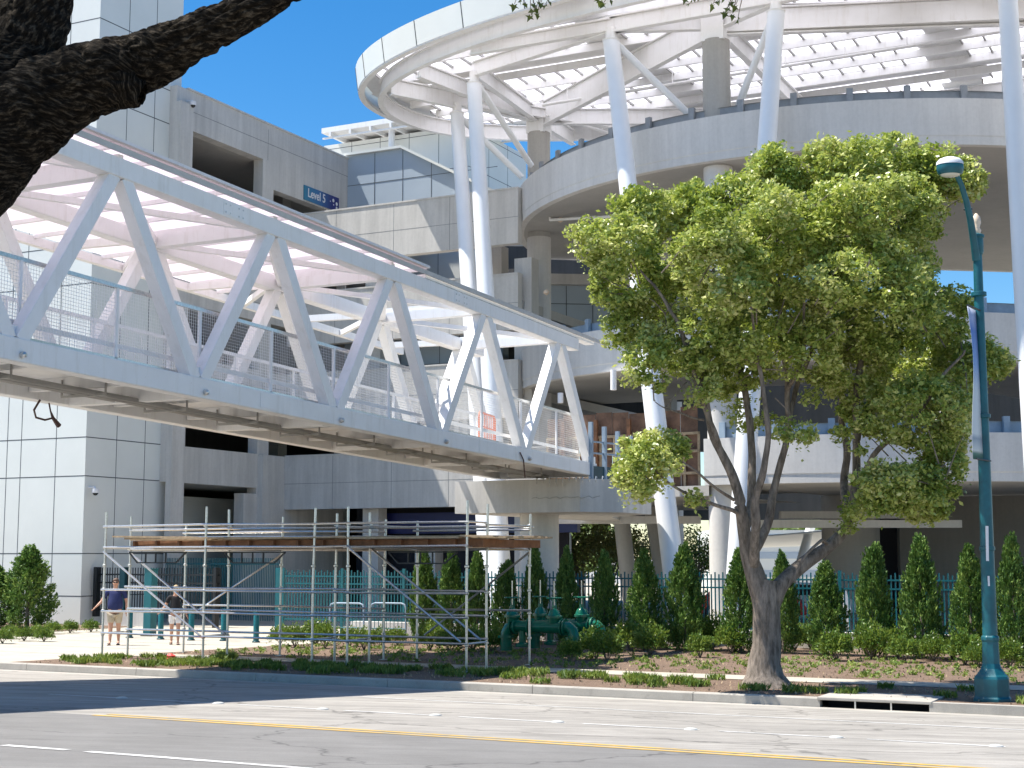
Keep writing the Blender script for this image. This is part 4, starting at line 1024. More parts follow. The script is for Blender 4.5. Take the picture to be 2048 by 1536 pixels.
def person(label, loc, face, Ht, wide, legs, armL, armR, shirt, shorts, hairm, hair_long=False, skirt_w=1.0):
    """figure built facing -Y at origin, then turned"""
    t = thing('person', label, 'person', loc, None, face); k = Ht / 1.8
    # joints (x right of the figure = -X ... keep simple: x across, -y forward)
    J = []; E = []
    def j(x, y, z, r, r2=None): J.append((x * k, y * k, z * k, r * k, (r2 or r) * k)); return len(J) - 1
    def e(a, b): E.append((a, b))
    pel = j(0, 0, .96, .15 * wide, .11 * wide); wa = j(0, -.02, 1.10, .155 * wide, .125 * wide); ch = j(0, 0, 1.30, .165 * wide, .115 * wide); up = j(0, .01, 1.44, .10 * wide, .075)
    nk = j(0, -.005, 1.53, .055); he0 = j(0, -.02, 1.60, .072, .08); he1 = j(0, -.022, 1.69, .078, .092); he2 = j(0, -.012, 1.76, .058, .068)
    for a, b in ((pel, wa), (wa, ch), (ch, up), (up, nk), (nk, he0), (he0, he1), (he1, he2)): e(a, b)
    nose = j(0, -.118, 1.665, .012); e(he1, nose)
    ear = [j(s_ * .082, -.01, 1.672, .012, .02) for s_ in (-1, 1)]; [e(he1, x) for x in ear]
    for s_, L in ((-1, legs[0]), (1, legs[1])):
        hp = j(s_ * .095, 0, .90, .095 * wide, .1 * wide); kn = j(s_ * .10, L[0], .50, .062, .062); cf = j(s_ * .10, L[0] * .6 + L[1] * .4 + .015, .36, .058, .06); an = j(s_ * .10, L[1], .09, .036); bl = j(s_ * .105, L[1] - .10, .035, .04, .028); to_ = j(s_ * .11, L[1] - .19, .028, .036, .022)
        for a, b in ((pel, hp), (hp, kn), (kn, cf), (cf, an), (an, bl), (bl, to_)): e(a, b)
    arms = {}
    for s_, A in ((-1, armL), (1, armR)):
        sh = j(s_ * .19 * (wide * .5 + .5), .005, 1.43, .062, .062); el = j(*A[0], .043); wr = j(*A[1], .028)
        for a, b in ((up, sh), (sh, el), (el, wr)): e(a, b)
        pd = (Vector(J[wr][:3]) - Vector(J[el][:3])).normalized(); sd = Vector((0, -1, 0)) - pd * pd.dot(Vector((0, -1, 0))); sd = sd.normalized() if sd.length > .1 else Vector((0, 0, 1)); out = pd.cross(sd) * -s_
        fingers(J, E, wr, pd, out, -sd); arms[s_] = (sh, el)
    skin_body('body', J, E, M['skin'], t, 1, pel)
    # shirt with sleeves
    def g(i, x): q = J[i]; return (q[0], q[1], q[2], q[3] + x, q[4] + x)
    sj = [g(pel, .022), g(wa, .03), g(ch, .026), g(up, .018)]; sj[0] = (sj[0][0], sj[0][1], sj[0][2] - .07, sj[0][3] + .004, sj[0][4] + .004); se = [(0, 1), (1, 2), (2, 3)]
    for s_ in (-1, 1):
        sh, el = arms[s_]; a = Vector(J[sh][:3]); b = a.lerp(Vector(J[el][:3]), .72); sj += [g(sh, .018), (*b, .066, .066)]; n = len(sj); se += [(3, n - 2), (n - 2, n - 1)]
    skin_body('shirt', sj, se, shirt, t, 2, 0)
    sj = [(0, 0, .95 * k, J[pel][3] + .012, J[pel][4] + .012)]; se = []
    for s_, L in ((-1, legs[0]), (1, legs[1])):
        sj += [(s_ * .095 * k, 0, .85 * k, .108 * (wide * .6 + .4) * k, .115 * (wide * .6 + .4) * k), (s_ * .10 * k, L[0] * .8 * k, .56 * k + (1 - skirt_w) * .3, .095 * k, .095 * k)]; n = len(sj); se += [(0, n - 2), (n - 2, n - 1)]
    skin_body('shorts', sj, se, shorts, t, 2, 0)
    m = MB(); 
    hc = Vector((0, .004, 1.705)) * k
    vs = []; nu, nv = 18, 9
    for a in range(nv + 1):
        th = math.pi * .56 * a / nv
        for b in range(nu): ph = 2 * math.pi * b / nu; fr = max(0, -math.sin(ph)); tt = th * (1 - .42 * fr); vs.append(hc + Vector((.088 * math.sin(tt) * math.cos(ph), .102 * math.sin(tt) * math.sin(ph), .105 * math.cos(tt) + .0)) * k)
    m.add(vs, [(a * nu + b, a * nu + (b + 1) % nu, (a + 1) * nu + (b + 1) % nu, (a + 1) * nu + b) for a in range(nv) for b in range(nu)])
    L0 = wl(t); m.v = [tuple(Vector(v) + L0) for v in m.v]; m.build('hair', hairm, t, True, 80)
    if hair_long:
        m = MB(); m.tube([L0 + Vector((0, .06, 1.70)) * k, L0 + Vector((0, .085, 1.58)) * k, L0 + Vector((0, .08, 1.46)) * k], [.085 * k, .075 * k, .03 * k], 14); m.build('hair', hairm, t, True, 80)
    m = MB()
    for s_ in (-1, 1): m.box(L0 + Vector((s_ * .036, -.108, 1.69)) * k, .058 * k, .012, .032 * k, Vector((1, 0, 0)), Vector((0, 1, 0)))
    m.box(L0 + Vector((0, -.112, 1.70)) * k, .16 * k, .008, .008, Vector((1, 0, 0)), Vector((0, 1, 0)))
    m.build('sunglasses', M['glassy'], t)
    m = MB(); m.box(L0 + Vector((0, -.100, 1.615)) * k, .045 * k, .012, .008 * k, Vector((1, 0, 0)), Vector((0, 1, 0))); m.build('mouth', simple('lips', (.35, .11, .09), .5), t)
    for s_, L in ((-1, legs[0]), (1, legs[1])):
        c = L0 + Vector((s_ * .108 * k, (L[1] - .095) * k, .0)); mm = MB(); P = [(-.04, -.13), (0, -.145), (.04, -.12), (.045, 0), (.035, .12), (0, .14), (-.035, .12), (-.045, 0)]
        mm.prism([c + Vector((x, y, .002)) for x, y in P], UP * .026); mm.box(c + Vector((0, -.03, .06)), .10, .05, .012, Vector((1, 0, 0)), Vector((0, 1, 0))); mm.build('sandal', M['shoe'], t, bevel=.005)
    return t
pm = at_g(228, 1290); pwm = at_g(349, 1289)
fa = math.atan2(pm.x, pm.y)
person('man in navy polo shirt and khaki shorts walking towards the road', pm, -fa * -1 * 0 + R(8), 1.84, 1.34, ((-.06, -.12), (.02, .10)), ((-.36, -.02, 1.17), (-.50, -.14, 1.02)), ((.30, .03, 1.16), (.30, -.04, .92)), M['navy'], M['khaki'], M['hair_dark'])
person('woman in black top and white shorts walking behind the scaffold', pwm, R(12), 1.66, .98, ((.05, .14), (-.10, -.16)), ((-.30, .0, 1.17), (-.42, -.10, 1.02)), ((.28, .05, 1.16), (.33, .0, .93)), M['blackcloth'], M['whitecloth'], M['hair'], True, .86)

# ================================================================== street lamp with banner
LB = at_g(1985, 1402)
lamp = thing('street_lamp', 'tall teal street lamp with a flared base, curved arm and a pale vertical banner', 'street lamp', LB)
Yl = LB.y; lt0 = LB
pt = lambda x, y, dy=0: at_Y(x, y, Yl + dy)
base = [(.31, 0), (.31, .05), (.285, .08), (.285, .36), (.27, .40), (.235, .43), (.17, .52), (.145, .60), (.135, .95), (.15, .97), (.15, 1.02), (.125, 1.05)]
MB().lathe(lt0, base, 8).build('pole_base', M['lamp_teal'], lamp, bevel=.01)
top = pt(1954, 480)
MB().tube([lt0 + UP * 1.0, (lt0 + UP * 1).lerp(top, .5), top], [.118, .095, .07], 20).build('pole', M['lamp_teal'], lamp, True)
m = MB()
for f in (.22, .55, .86): c = (lt0 + UP * 1).lerp(top, f); m.mark().lathe(c, [(.10, -.04), (.125, -.03), (.125, .03), (.10, .04)], 18)
build_each(m, 'band', M['lamp_teal'], lamp, smooth=True, angle=30)
MB().lathe(top, [(.085, -.25), (.10, -.2), (.10, .02), (.12, .04), (.12, .08), (.08, .10)], 18).build('pole_cap', M['lamp_teal'], lamp, True, 30)
MB().lathe(top + UP * .10, [(.055, 0), (.075, .06), (.05, .11), (.075, .19), (.065, .28), (.02, .35), (0, .36)], 16).build('finial', M['creamlamp'], lamp, True, 60)
ap_ = [pt(1953, 520, -.02), pt(1949, 490, -.1), pt(1941, 440, -.25), pt(1932, 400, -.4), pt(1922, 368, -.55), pt(1910, 345, -.65)]
MB().tube(ap_, [.07, .062, .055, .048, .042, .04], 14).build('arm', M['lamp_teal'], lamp, True)
m = MB(); c = pt(1936, 418, -.3); m.tube([c - EX * .07, c + EX * .07], .02, 8); m.build('clamp', M['black'], lamp)
hc = pt(1900, 334, -.7); hx = Vector((1, 0, 0)); 
def ell(c, prof, n=24, sx=1, sy=.8, rot=0):
    m = MB(); vs = []
    for r, z in prof:
        for k in range(n): a = 2 * math.pi * k / n; vs.append(c + Vector((r * sx * math.cos(a), r * sy * math.sin(a), z + .18 * r * math.cos(a) * 0)))
    m.add(vs, [(i * n + k, i * n + (k + 1) % n, (i + 1) * n + (k + 1) % n, (i + 1) * n + k) for i in range(len(prof) - 1) for k in range(n)]); return m
ell(hc, [(.17, -.13), (.205, -.10), (.22, -.02), (.215, .03)]).build('lamp_ring', M['lamp_teal'], lamp, True, 60)
ell(hc, [(.222, .03), (.215, .08), (.17, .13), (.09, .16), (0.001, .165)]).build('lamp_top', M['whitecloth'], lamp, True, 60)
ell(hc, [(.165, -.125), (.14, -.15), (.08, -.165), (0.001, -.17)]).build('lamp_glass', simple('frosted_glass', (.62, .62, .55), .2), lamp, True, 60)
def bannermat():
    m = N('banner_cloth'); tc = m.n('ShaderNodeTexCoord'); sp = m.n('ShaderNodeSeparateXYZ'); m.l(tc.outputs['Generated'], sp.inputs[0])
    m.l(m.ramp(sp.outputs[2], [(0, (.02, .10, .09)), (.04, (.10, .22, .2)), (.06, (.6, .64, .62)), (.14, (.30, .36, .42)), (.17, (.62, .66, .66)), (.45, (.55, .62, .66)), (.62, (.22, .36, .62)), (.85, (.10, .2, .5)), (1, (.5, .55, .7))]), m.b.inputs['Base Color']); m.b.inputs['Roughness'].default_value = .7; return m.m
bt = pt(1957, 622); bb = pt(1975, 922); dv = Vector((-.46, -.89, 0)).normalized()
m = MB(); A = []; B = []
for k in range(15):
    f = k / 14; p = bt.lerp(bb, f); w = .54; bow = .05 * math.sin(f * math.pi * 1.6); A.append(p - Vector((.04, 0, 0))); B.append(p + dv * w + Vector((-.09 + bow, 0, 0)))
m.quadstrip(A, B); bn = m.build('banner', bannermat(), lamp, True, 80); sm = bn.modifiers.new('s', 'SOLIDIFY'); sm.thickness = .006
for p in (bt, bb): MB().tube([p + Vector((.05, 0, 0)), p + dv * .66 - Vector((.06, 0, 0))], .016, 8).build('banner_arm', M['black'], lamp)
m = MB(); 
for (x, y, hh, w) in ((1974, 1052, 70, .045), (1977, 1152, 20, .03)): a = pt(x, y, -.13); b = pt(x + 1, y + hh, -.13); m.beam(a, b, w, .006, Vector((0, 1, 0)))
m.build('sticker', M['whitecloth'], lamp)

# ================================================================== trees
def clumps(c, r, n, per=150, br=(.17, .34)):
    c = np.array(c, float); r = np.array(r, float); k = max(2, n // per); out = []
    for _ in range(k):
        D = RNG.normal(size=3); D /= np.linalg.norm(D); lump = 1 + .25 * noise.noise(Vector(D * 2.0 + c)); p = c + D * r * lump * RNG.uniform(.62, 1.05) ** .7
        b = RNG.uniform(*br); q_ = RNG.normal(size=(per, 3)); q_ /= np.linalg.norm(q_, axis=1, keepdims=True); q_ *= RNG.uniform(.35, 1.08, size=(per, 1)) ** .6 * b; q_[:, 2] = q_[:, 2] * .8 + .02
        out.append(p + q_)
    return np.concatenate(out)
def limb(m, pts, rs, n=10, sub=5, wob=.03, seed=0):
    """smooth wobbling tube through points"""
    P = [Vector(p) for p in pts]; out = []; rr = []
    for i in range(len(P) - 1):
        p0 = P[max(i - 1, 0)]; p1 = P[i]; p2 = P[i + 1]; p3 = P[min(i + 2, len(P) - 1)]
        for k in range(sub):
            t = k / sub; q = .5 * ((2 * p1) + (p2 - p0) * t + (2 * p0 - 5 * p1 + 4 * p2 - p3) * t * t + (3 * p1 - p0 - 3 * p2 + p3) * t ** 3)
            w = noise.noise_vector(q * 1.6 + Vector((seed, 0, 0))) * wob
            out.append(q + w * (0 if (i == 0 and k == 0) else 1)); rr.append((rs[i] + (rs[i + 1] - rs[i]) * t) * (1 + .08 * noise.noise(q * 3)))
    out.append(P[-1]); rr.append(rs[-1]); m.tube(out, rr, n); return out
TB = at_g(1530, 1374); TY = TB.y
tr = thing('street_tree', 'round leafy street tree with forked trunk standing in the verge', 'tree', TB)
q = lambda x, y, dy=0: at_Y(x, y, TY + dy)
m = MB()
m.tube([TB + Vector((0.02, 0, -.1)), TB + Vector((.01, 0, .05)), TB + Vector((0, 0, .22)), TB + Vector((0, 0, .45)), q(1534, 1290), q(1533, 1230), q(1533, 1185), q(1536, 1160)], [.62, .46, .34, .29, .26, .245, .25, .2], 24)
limb(m, [q(1528, 1210), q(1512, 1150), q(1497, 1110), q(1488, 1060, -.1), q(1478, 1010, -.2)], [.21, .175, .145, .115, .10], 14)
limb(m, [q(1537, 1215), q(1560, 1170), q(1610, 1125, .2), q(1660, 1090, .3), q(1700, 1040, .4), q(1712, 960, .4), q(1712, 880, .4)], [.2, .15, .13, .11, .092, .08, .07], 14)
segs = [
 ([(1478, 1010, -.2), (1466, 950, -.3), (1440, 900, -.4), (1415, 830, -.5), (1400, 760, -.6), (1380, 690, -.7), (1330, 600, -.8)], [.10, .088, .075, .065, .055, .042, .026]),
 ([(1488, 1060, -.1), (1500, 1000, .2), (1502, 930, .3), (1500, 860, .4), (1480, 740, .5), (1470, 620, .5), (1480, 500, .6)], [.10, .085, .075, .07, .055, .04, .025]),
 ([(1497, 1110), (1530, 1060, .2), (1540, 1000, .3), (1560, 940, .3), (1573, 860, .3), (1575, 780, .2), (1560, 640, .1), (1555, 480, .1)], [.10, .088, .076, .068, .06, .05, .038, .022]),
 ([(1510, 1140), (1515, 1060, -.5), (1513, 1000, -.6), (1530, 930, -.8), (1535, 850, -.9), (1515, 700, -1)], [.10, .085, .075, .06, .05, .03]),
 ([(1712, 880, .4), (1715, 780, .4), (1730, 660, .3), (1760, 540, .2), (1790, 420, .1)], [.085, .07, .055, .04, .025]),
 ([(1700, 1040, .4), (1690, 980, 1), (1692, 900, 1.2), (1680, 800, 1.3), (1660, 650, 1.2)], [.10, .08, .07, .05, .03]),
 ([(1712, 960, .4), (1760, 900, -.2), (1820, 840, -.5), (1880, 760, -.6), (1930, 700, -.7)], [.06, .05, .04, .03, .02]),
 ([(1705, 1000, .4), (1760, 980, -.5), (1830, 960, -.9), (1890, 930, -1.1)], [.05, .04, .03, .018]),
 ([(1440, 900, -.4), (1400, 780, -.8), (1350, 640, -1), (1280, 540, -1)], [.06, .045, .035, .02]),
 ([(1478, 1030, -.2), (1440, 1015, -.5), (1400, 1000, -.7), (1340, 965, -.8), (1310, 940, -.9)], [.045, .035, .03, .022, .015]),
 ([(1468, 1000, -.2), (1430, 970, -.7), (1380, 940, -1.1), (1340, 910, -1.2)], [.03, .025, .02, .012]),
 ([(1408, 840, -.5), (1360, 828, -.8), (1330, 815, -1), (1310, 800, -1.1)], [.022, .018, .012, .006]),
 ([(1573, 860, .3), (1600, 760, .5), (1640, 640, .6), (1660, 520, .7), (1690, 400, .5)], [.055, .045, .035, .028, .018]),
 ([(1400, 760, -.6), (1440, 640, -.2), (1420, 500, 0), (1400, 420, 0)], [.045, .035, .025, .015]),
 ([(1575, 780, .2), (1610, 700, -.6), (1600, 560, -1), (1560, 400, -.8)], [.04, .03, .022, .014]),
 ([(1660, 1090, .3), (1640, 1080, -.3), (1610, 1110, -.5), (1590, 1165, -.5)], [.03, .03, .025, .02]),
]
for i, (ps, rs) in enumerate(segs): limb(m, [q(*p) for p in ps], rs, 9, 5, .07, i * 7.3)
# twigs into the crown
tips = [q(*ps[-1]) for ps, rs in segs]
TRK = m
lobes = [  # px, py, rx, ry, dY, weight
 (1228, 490, 78, 62, -.6, 1.0), (1290, 430, 72, 52, 0, 1), (1380, 425, 82, 58, .4, 1.1), (1262, 570, 82, 70, -.2, 1.1), (1262, 650, 58, 52, 0, .6), (1300, 720, 50, 60, -.6, .5),
 (1470, 420, 82, 66, 0, 1.1), (1548, 372, 62, 66, .2, 1.1), (1560, 470, 85, 70, -.9, 1.2), (1440, 520, 92, 72, -1.3, 1.2), (1380, 600, 80, 70, .6, .8), (1350, 690, 60, 60, .9, .5), (1510, 600, 90, 70, 1.0, .8),
 (1700, 345, 78, 62, 0, 1.2), (1785, 330, 80, 58, .3, 1.2), (1870, 345, 62, 50, .2, 1.0), (1925, 362, 42, 38, 0, .6), (1690, 440, 90, 70, -1.0, 1.2), (1790, 430, 85, 72, -.2, 1.2), (1850, 430, 45, 48, .5, .5),
 (1640, 545, 72, 62, -.9, .8), (1740, 545, 88, 72, -1.2, 1.2), (1815, 530, 55, 60, .2, .7), (1690, 640, 78, 58, -.6, .6), (1790, 650, 85, 70, -.4, 1.0), (1885, 630, 62, 60, .2, .9), (1962, 728, 52, 44, 0, .7), (1905, 740, 62, 62, .6, .8),
 (1845, 830, 95, 72, -.6, 1.3), (1790, 770, 72, 60, .8, .6), (1910, 860, 36, 48, .2, .4), (1885, 950, 48, 60, -.4, .7), (1800, 975, 85, 50, -.8, 1.1), (1740, 820, 60, 60, .4, .5), (1900, 800, 55, 55, -.3, .5), (1700, 680, 70, 60, .5, .6), (1730, 1010, 36, 28, -.3, .2), (1850, 1012, 52, 32, 0, .4),
 (1400, 770, 38, 45, -.7, .25), (1450, 760, 42, 42, .6, .25), (1560, 690, 72, 42, -.6, .35), (1640, 780, 40, 32, .3, .15), (1590, 870, 36, 28, -.5, .14), (1500, 830, 36, 36, .7, .12), (1470, 680, 60, 50, -.9, .4),
 (1290, 930, 58, 58, -.9, .75), (1335, 900, 36, 30, -.7, .2), (1262, 965, 34, 34, -1, .25), (1400, 1000, 22, 12, -.6, .05), (1690, 1045, 26, 20, .1, .08), (1720, 870, 42, 42, -.4, .15),
 (1620, 400, 45, 40, .4, .35), (1430, 470, 60, 46, -1.7, .5), (1545, 420, 50, 46, -1.6, .45), (1750, 400, 66, 50, -1.6, .6), (1680, 560, 60, 44, -1.8, .4), (1820, 600, 60, 50, -1.6, .4), (1480, 590, 55, 40, -1.7, .4),
 (1400, 660, 80, 66, -.8, .7), (1480, 730, 70, 55, .3, .5), (1560, 640, 85, 66, .2, .7), (1620, 700, 70, 58, -.5, .5), (1700, 740, 75, 60, .3, .6), (1600, 560, 80, 60, -.4, .7), (1590, 380, 30, 40, .3, .25), (1655, 320, 40, 40, 0, .4), (1548, 325, 32, 34, .2, .35),
 (1340, 540, 78, 66, 1.2, .7), (1500, 500, 78, 72, 1.5, .7), (1740, 460, 85, 72, 1.6, .8), (1830, 690, 75, 70, 1.5, .6), (1620, 620, 60, 55, 1.2, .4)]
P = []
kpx = TY / FPX
for (x, y, rx, ry, dy, w) in lobes:
    c = q(x, y, dy * 1.3); rr_ = (rx * kpx * .94, min(rx, ry) * kpx * 1.15, ry * kpx * .96); P.append(clumps(c, rr_, int(5600 * w), 115, (.10, .25))); P.append(blob(c, [v * 1.04 for v in rr_], int(750 * w), .7, 5, .09))
P = np.concatenate(P); leaves(P, .082, M['leaf'], 'crown', tr, -.25, .55, .6, flat=.3)
twg = TRK
for i in range(0, len(P), 1500):
    p = Vector(P[i]); t_ = min(tips, key=lambda a: (a - p).length); c = q(1560, 900); g_ = p + (t_ - p).normalized() * min(.7, (t_ - p).length) - UP * .25; twg.tube([g_, p.lerp(g_, .4) + UP * .04, p], [.014, .009, .004], 5)
TRK.build('trunk', M['bark'], tr, True, 70)

# cypresses
def cypress(H, rb, n, seed, bend=0, top=1.0):
    t = thing('cypress', '', 'cypress', (0, 0, 0)); rg = np.random.default_rng(seed)
    k = n // 42; z = rg.uniform(.0, 1, k) ** .9; a = rg.uniform(0, 2 * np.pi, k)
    prof = np.interp(z, [0, .08, .25, .5, .75, .92, 1], [.6, .9, 1, .82, .5, .24, .04]) * rb
    lump = 1 + .35 * np.array([noise.noise(Vector((math.cos(x) * 1.6 + seed, math.sin(x) * 1.6, y * H * 2.0))) for x, y in zip(a, z)])
    r = prof * lump * rg.uniform(.45, 1.1, k); bx = bend * np.clip(z - .7, 0, 1) ** 1.5 * 3
    C = np.stack([r * np.cos(a) + bx, r * np.sin(a), .08 + z * H * .93 * (1 - .25 * abs(bend) * (z > .9))], 1)
    P = np.repeat(C, 42, 0); tt = rg.uniform(0, 1, (len(P), 1)); o_ = np.stack([np.cos(a) * .28, np.sin(a) * .28, np.full(k, 1.0)], 1)
    P = P + np.repeat(o_, 42, 0) * (tt - .35) * .30 + rg.normal(size=(len(P), 3)) * .045 * (1.25 - tt)
    D = np.repeat(np.stack([np.cos(a) * .5, np.sin(a) * .5, np.full(k, 1.2)], 1), 42, 0)
    leaves(P, .085, M['leaf_dark'], 'foliage', t, 0, .36, .5, D)
    MB().tube([(0, 0, -.05), (0, 0, H * .5), (bend * .2, 0, H * .85)], [.05, .03, .01], 8).build('trunk', M['bark'], t, True)
    return t
vars_ = [cypress(2.9, .52, 15000, 3), cypress(2.7, .46, 14000, 11, .25), cypress(3.0, .50, 15000, 23)]
cyp = [ # x of base, y top, width half px, d
 (60, 1090, 50, 39.2, 0, 'large dark cypress against the white stair tower'), (-8, 1130, 50, 39.0, 2, 'cypress cut by the left edge of the picture'),
 (848, 1098, 30, 38.6, 0, 'dark cypress just behind the right half of the scaffold, leftmost of the shaded ones'), (903, 1098, 30, 38.6, 2, 'second dark cypress behind the scaffold'), (955, 1100, 28, 38.6, 0, 'third dark cypress behind the scaffold'), (1010, 1110, 28, 38.6, 1, 'dark cypress behind the scaffold end, close to the green valves'),
 (1070, 1088, 28, 38.8, 0, 'cypress directly behind the green valves, in front of the thick column'), (1133, 1092, 26, 38.8, 2, 'slim cypress just right of the thick column'),
 (1208, 1100, 30, 38.4, 0, 'cypress with flat split top left of the leaning columns'), (1288, 1098, 36, 38.2, 2, 'cypress between the two white leaning columns, left one'), (1368, 1085, 40, 38.0, 0, 'broad cypress right in front of the leaning column base'),
 (1478, 1096, 38, 38.0, 2, 'cypress left behind the street tree trunk'), (1563, 1100, 32, 38.0, 0, 'cypress right behind the street tree trunk'), (1650, 1122, 40, 37.8, 0, 'shorter cypress right of the street tree trunk'),
 (1742, 1072, 36, 37.8, 1, 'cypress with a bent tip leaning right'), (1838, 1068, 42, 37.6, 0, 'tall pointed cypress midway between street tree and lamp'), (1937, 1088, 40, 37.4, 2, 'cypress just left of the lamp post'), (2022, 1066, 38, 37.2, 0, 'cypress just right of the lamp post')]
used = set()
for i, (x, yt, hw, d, vi, lab) in enumerate(cyp):
    top_ = at_d(x, yt, d); o = vars_[vi] if vi not in used else copy_tree(vars_[vi]); used.add(vi)
    g = gz(d); H0 = (2.9, 2.7, 3.0)[vi]; s_ = (top_.z - g) / (H0 + .05); w0 = (.52, .46, .50)[vi]; sw = (hw * top_.y / FPX) / w0 * 1.02
    o.location = (top_.x, top_.y, g); o.scale = (sw, sw, s_); o.rotation_euler.z = 0 if vi == 1 else i * 1.7
    o['label'] = lab; o['category'] = 'cypress'; o['group'] = 'cypresses planted along the fence'
# round shrubs
def shrub(r, n, seed, mat='leaf_shrub', size=.085):
    t = thing('shrub', '', 'shrub', (0, 0, 0)); rg = np.random.default_rng(seed)
    D = rg.normal(size=(n, 3)); D[:, 2] = np.abs(D[:, 2]) * .9 - .15; D /= np.linalg.norm(D, axis=1, keepdims=True)
    lump = np.array([1 + .42 * noise.noise(Vector((d[0] * 2.5 + seed, d[1] * 2.5, d[2] * 2.5))) for d in D])[:, None]
    P = D * r * lump * rg.uniform(.5, 1.05, (n, 1)); P[:, 2] = P[:, 2] * 1.05 + r * .62
    P = P[P[:, 2] > .04]; leaves(P, size, M[mat], 'foliage', t, .2, .5, .4, P * 1.2)
    m = MB()
    for k in range(7): a = k * .9; m.tube([(0, 0, -.02), (r * .3 * math.cos(a), r * .3 * math.sin(a), r * .5), (r * .6 * math.cos(a), r * .6 * math.sin(a), r * 1.0)], [.018, .012, .005], 5)
    m.build('stems', M['bark'], t); return t
sv = [shrub(.55, 2600, 5), shrub(.5, 2200, 9), shrub(.45, 1900, 15)]
sh = [(1192, 1318, 42), (1215, 1322, 40), (1262, 1302, 42), (1300, 1312, 42), (1335, 1298, 34), (1376, 1292, 40), (1425, 1300, 42), (1462, 1306, 40), (1400, 1315, 30), (1590, 1302, 34), (1622, 1298, 36), (1672, 1322, 42), (1742, 1318, 44), (1795, 1316, 38), (1808, 1325, 36), (1868, 1322, 36), (1905, 1318, 34), (1930, 1330, 42), (1958, 1335, 36), (2020, 1335, 36), (2045, 1325, 38),
      (560, 1290, 26), (590, 1295, 28), (632, 1290, 36), (650, 1297, 32), (700, 1293, 26), (728, 1300, 28), (760, 1296, 26), (795, 1290, 24), (1140, 1322, 28), (860, 1300, 36), (900, 1305, 34), (945, 1302, 36), (985, 1306, 34)]
used = set()
for i, (x, y, hw) in enumerate(sh):
    vi = i % 3; p = at_g(x, y); o = sv[vi] if vi not in used else copy_tree(sv[vi]); used.add(vi)
    o.location = p; s_ = .86 * hw * p.y / FPX / (.55, .5, .45)[vi]; o.scale = (s_, s_, s_ * random.uniform(.9, 1.12)); o.rotation_euler.z = i * 2.1
    o['category'] = 'shrub'; o['group'] = 'low round shrubs in the mulch bed'
    o['label'] = 'low round leafy shrub in the sunny mulch bed right of the green valves' if x > 1100 else ('low round leafy shrub behind the left part of the scaffold' if x < 830 else 'low dark leafy shrub in the shade under the bridge')
# feathery small plants by the tower
for i, (x, y) in enumerate(((20, 1278), (48, 1282), (75, 1276), (105, 1268), (140, 1266), (182, 1264), (88, 1283), (5, 1287))):
    o = copy_tree(sv[2]); p = at_g(x, y); o.location = p; o.scale = (.62, .62, .55); o.rotation_euler.z = i; o['label'] = 'small feathery plant at the foot of the white stair tower'; o['category'] = 'plant'; o['group'] = 'small plants by the stair tower'; o.name = 'small_plant'
# stair tower planting bed
a = at_d(0, 1270, 39.5).dot(EX); sheet('tower_bed', -70, at_d(195, 1270, 40).dot(EX), 37.8, 42, M['mulch'], .012, (), zf=lambda d: 0)
# ground cover
def blades(pts, hgt, name, mat, asp=.18):
    P = np.array(pts); P[:, 2] += hgt * .4; n = len(P); D = RNG.normal(size=(n, 3)) * .5; D[:, 2] = 1.2
    o = leaves(P, hgt, mat, name, None, 0, asp, .5, D * 1.3); return o
pts = []
for _ in range(330):
    e = random.uniform(-24.2, 9); d = random.uniform(24.7, 27.6)
    dens = .8 if e < -15 else (.45 if (d < 26 and e < 2) else .14)
    if random.random() > dens: continue
    r = random.uniform(.07, .20)
    for k in range(80): a = random.uniform(0, 6.28); q_ = r * math.sqrt(random.random()); ee, dd = e + q_ * math.cos(a) * 1.5, d + q_ * math.sin(a) * .8; pts.append(tuple(ED(ee, dd, gz(dd))))
for (x, y) in ((960, 1352), (1000, 1350), (1030, 1350), (1075, 1352), (1140, 1357), (1190, 1358), (1270, 1362), (1300, 1366), (1360, 1368), (455, 1318), (440, 1322)):
    c = at_g(x, y)
    for k in range(260): a = random.uniform(0, 6.28); q_ = .25 * math.sqrt(random.random()); pts.append((c.x + q_ * math.cos(a), c.y + q_ * math.sin(a), c.z + .05 * random.random()))
tag(blades(pts, .15, 'grass', M['leaf_ground']), 'tufts of short green grass growing in the verge', 'grass', kind='stuff')
pts = []
for _ in range(900):
    e = random.uniform(-24, 10); d = random.uniform(29.4, 36.5); r = random.uniform(.04, .15)
    for k in range(16): a = random.uniform(0, 6.28); q_ = r * math.sqrt(random.random()); pts.append((*ED(e + q_ * math.cos(a), d + q_ * math.sin(a), 0)[:2], gz(d) + random.uniform(0, .08)))
P = np.array(pts); o = leaves(P, .075, M['leaf_ground'], 'ground_plants', None, .6, .5); tag(o, 'small low green plants scattered over the mulch', 'ground plants', kind='stuff')
pts = []
for _ in range(5200):
    e = random.uniform(-24.4, 12); d = random.uniform(24.6, 37)
    if 27.8 < d < 29.15: continue
    pts.append(tuple(ED(e, d, gz(d) + .012)))
o = leaves(np.array(pts), .07, M['wood'], 'mulch_chips', None, 2.5, .4); tag(o, 'loose pale bark chips lying over the beds', 'bark chips', kind='stuff')
t = thing('litter', 'small crumpled red plastic bag on the grass near the scaffold foot', 'litter', at_g(342, 1324))
c = wl(t); m = MB(); m.lathe(c, [(.10, 0), (.13, .05), (.09, .1), (.12, .14), (.03, .19), (0, .2)], 9); 
for i, v in enumerate(m.v): w_ = noise.noise_vector(Vector(v) * 9) * .05; m.v[i] = (v[0] + w_.x, v[1] + w_.y, v[2] + w_.z * .5)
m.build('bag', M['pinkplastic'], t)

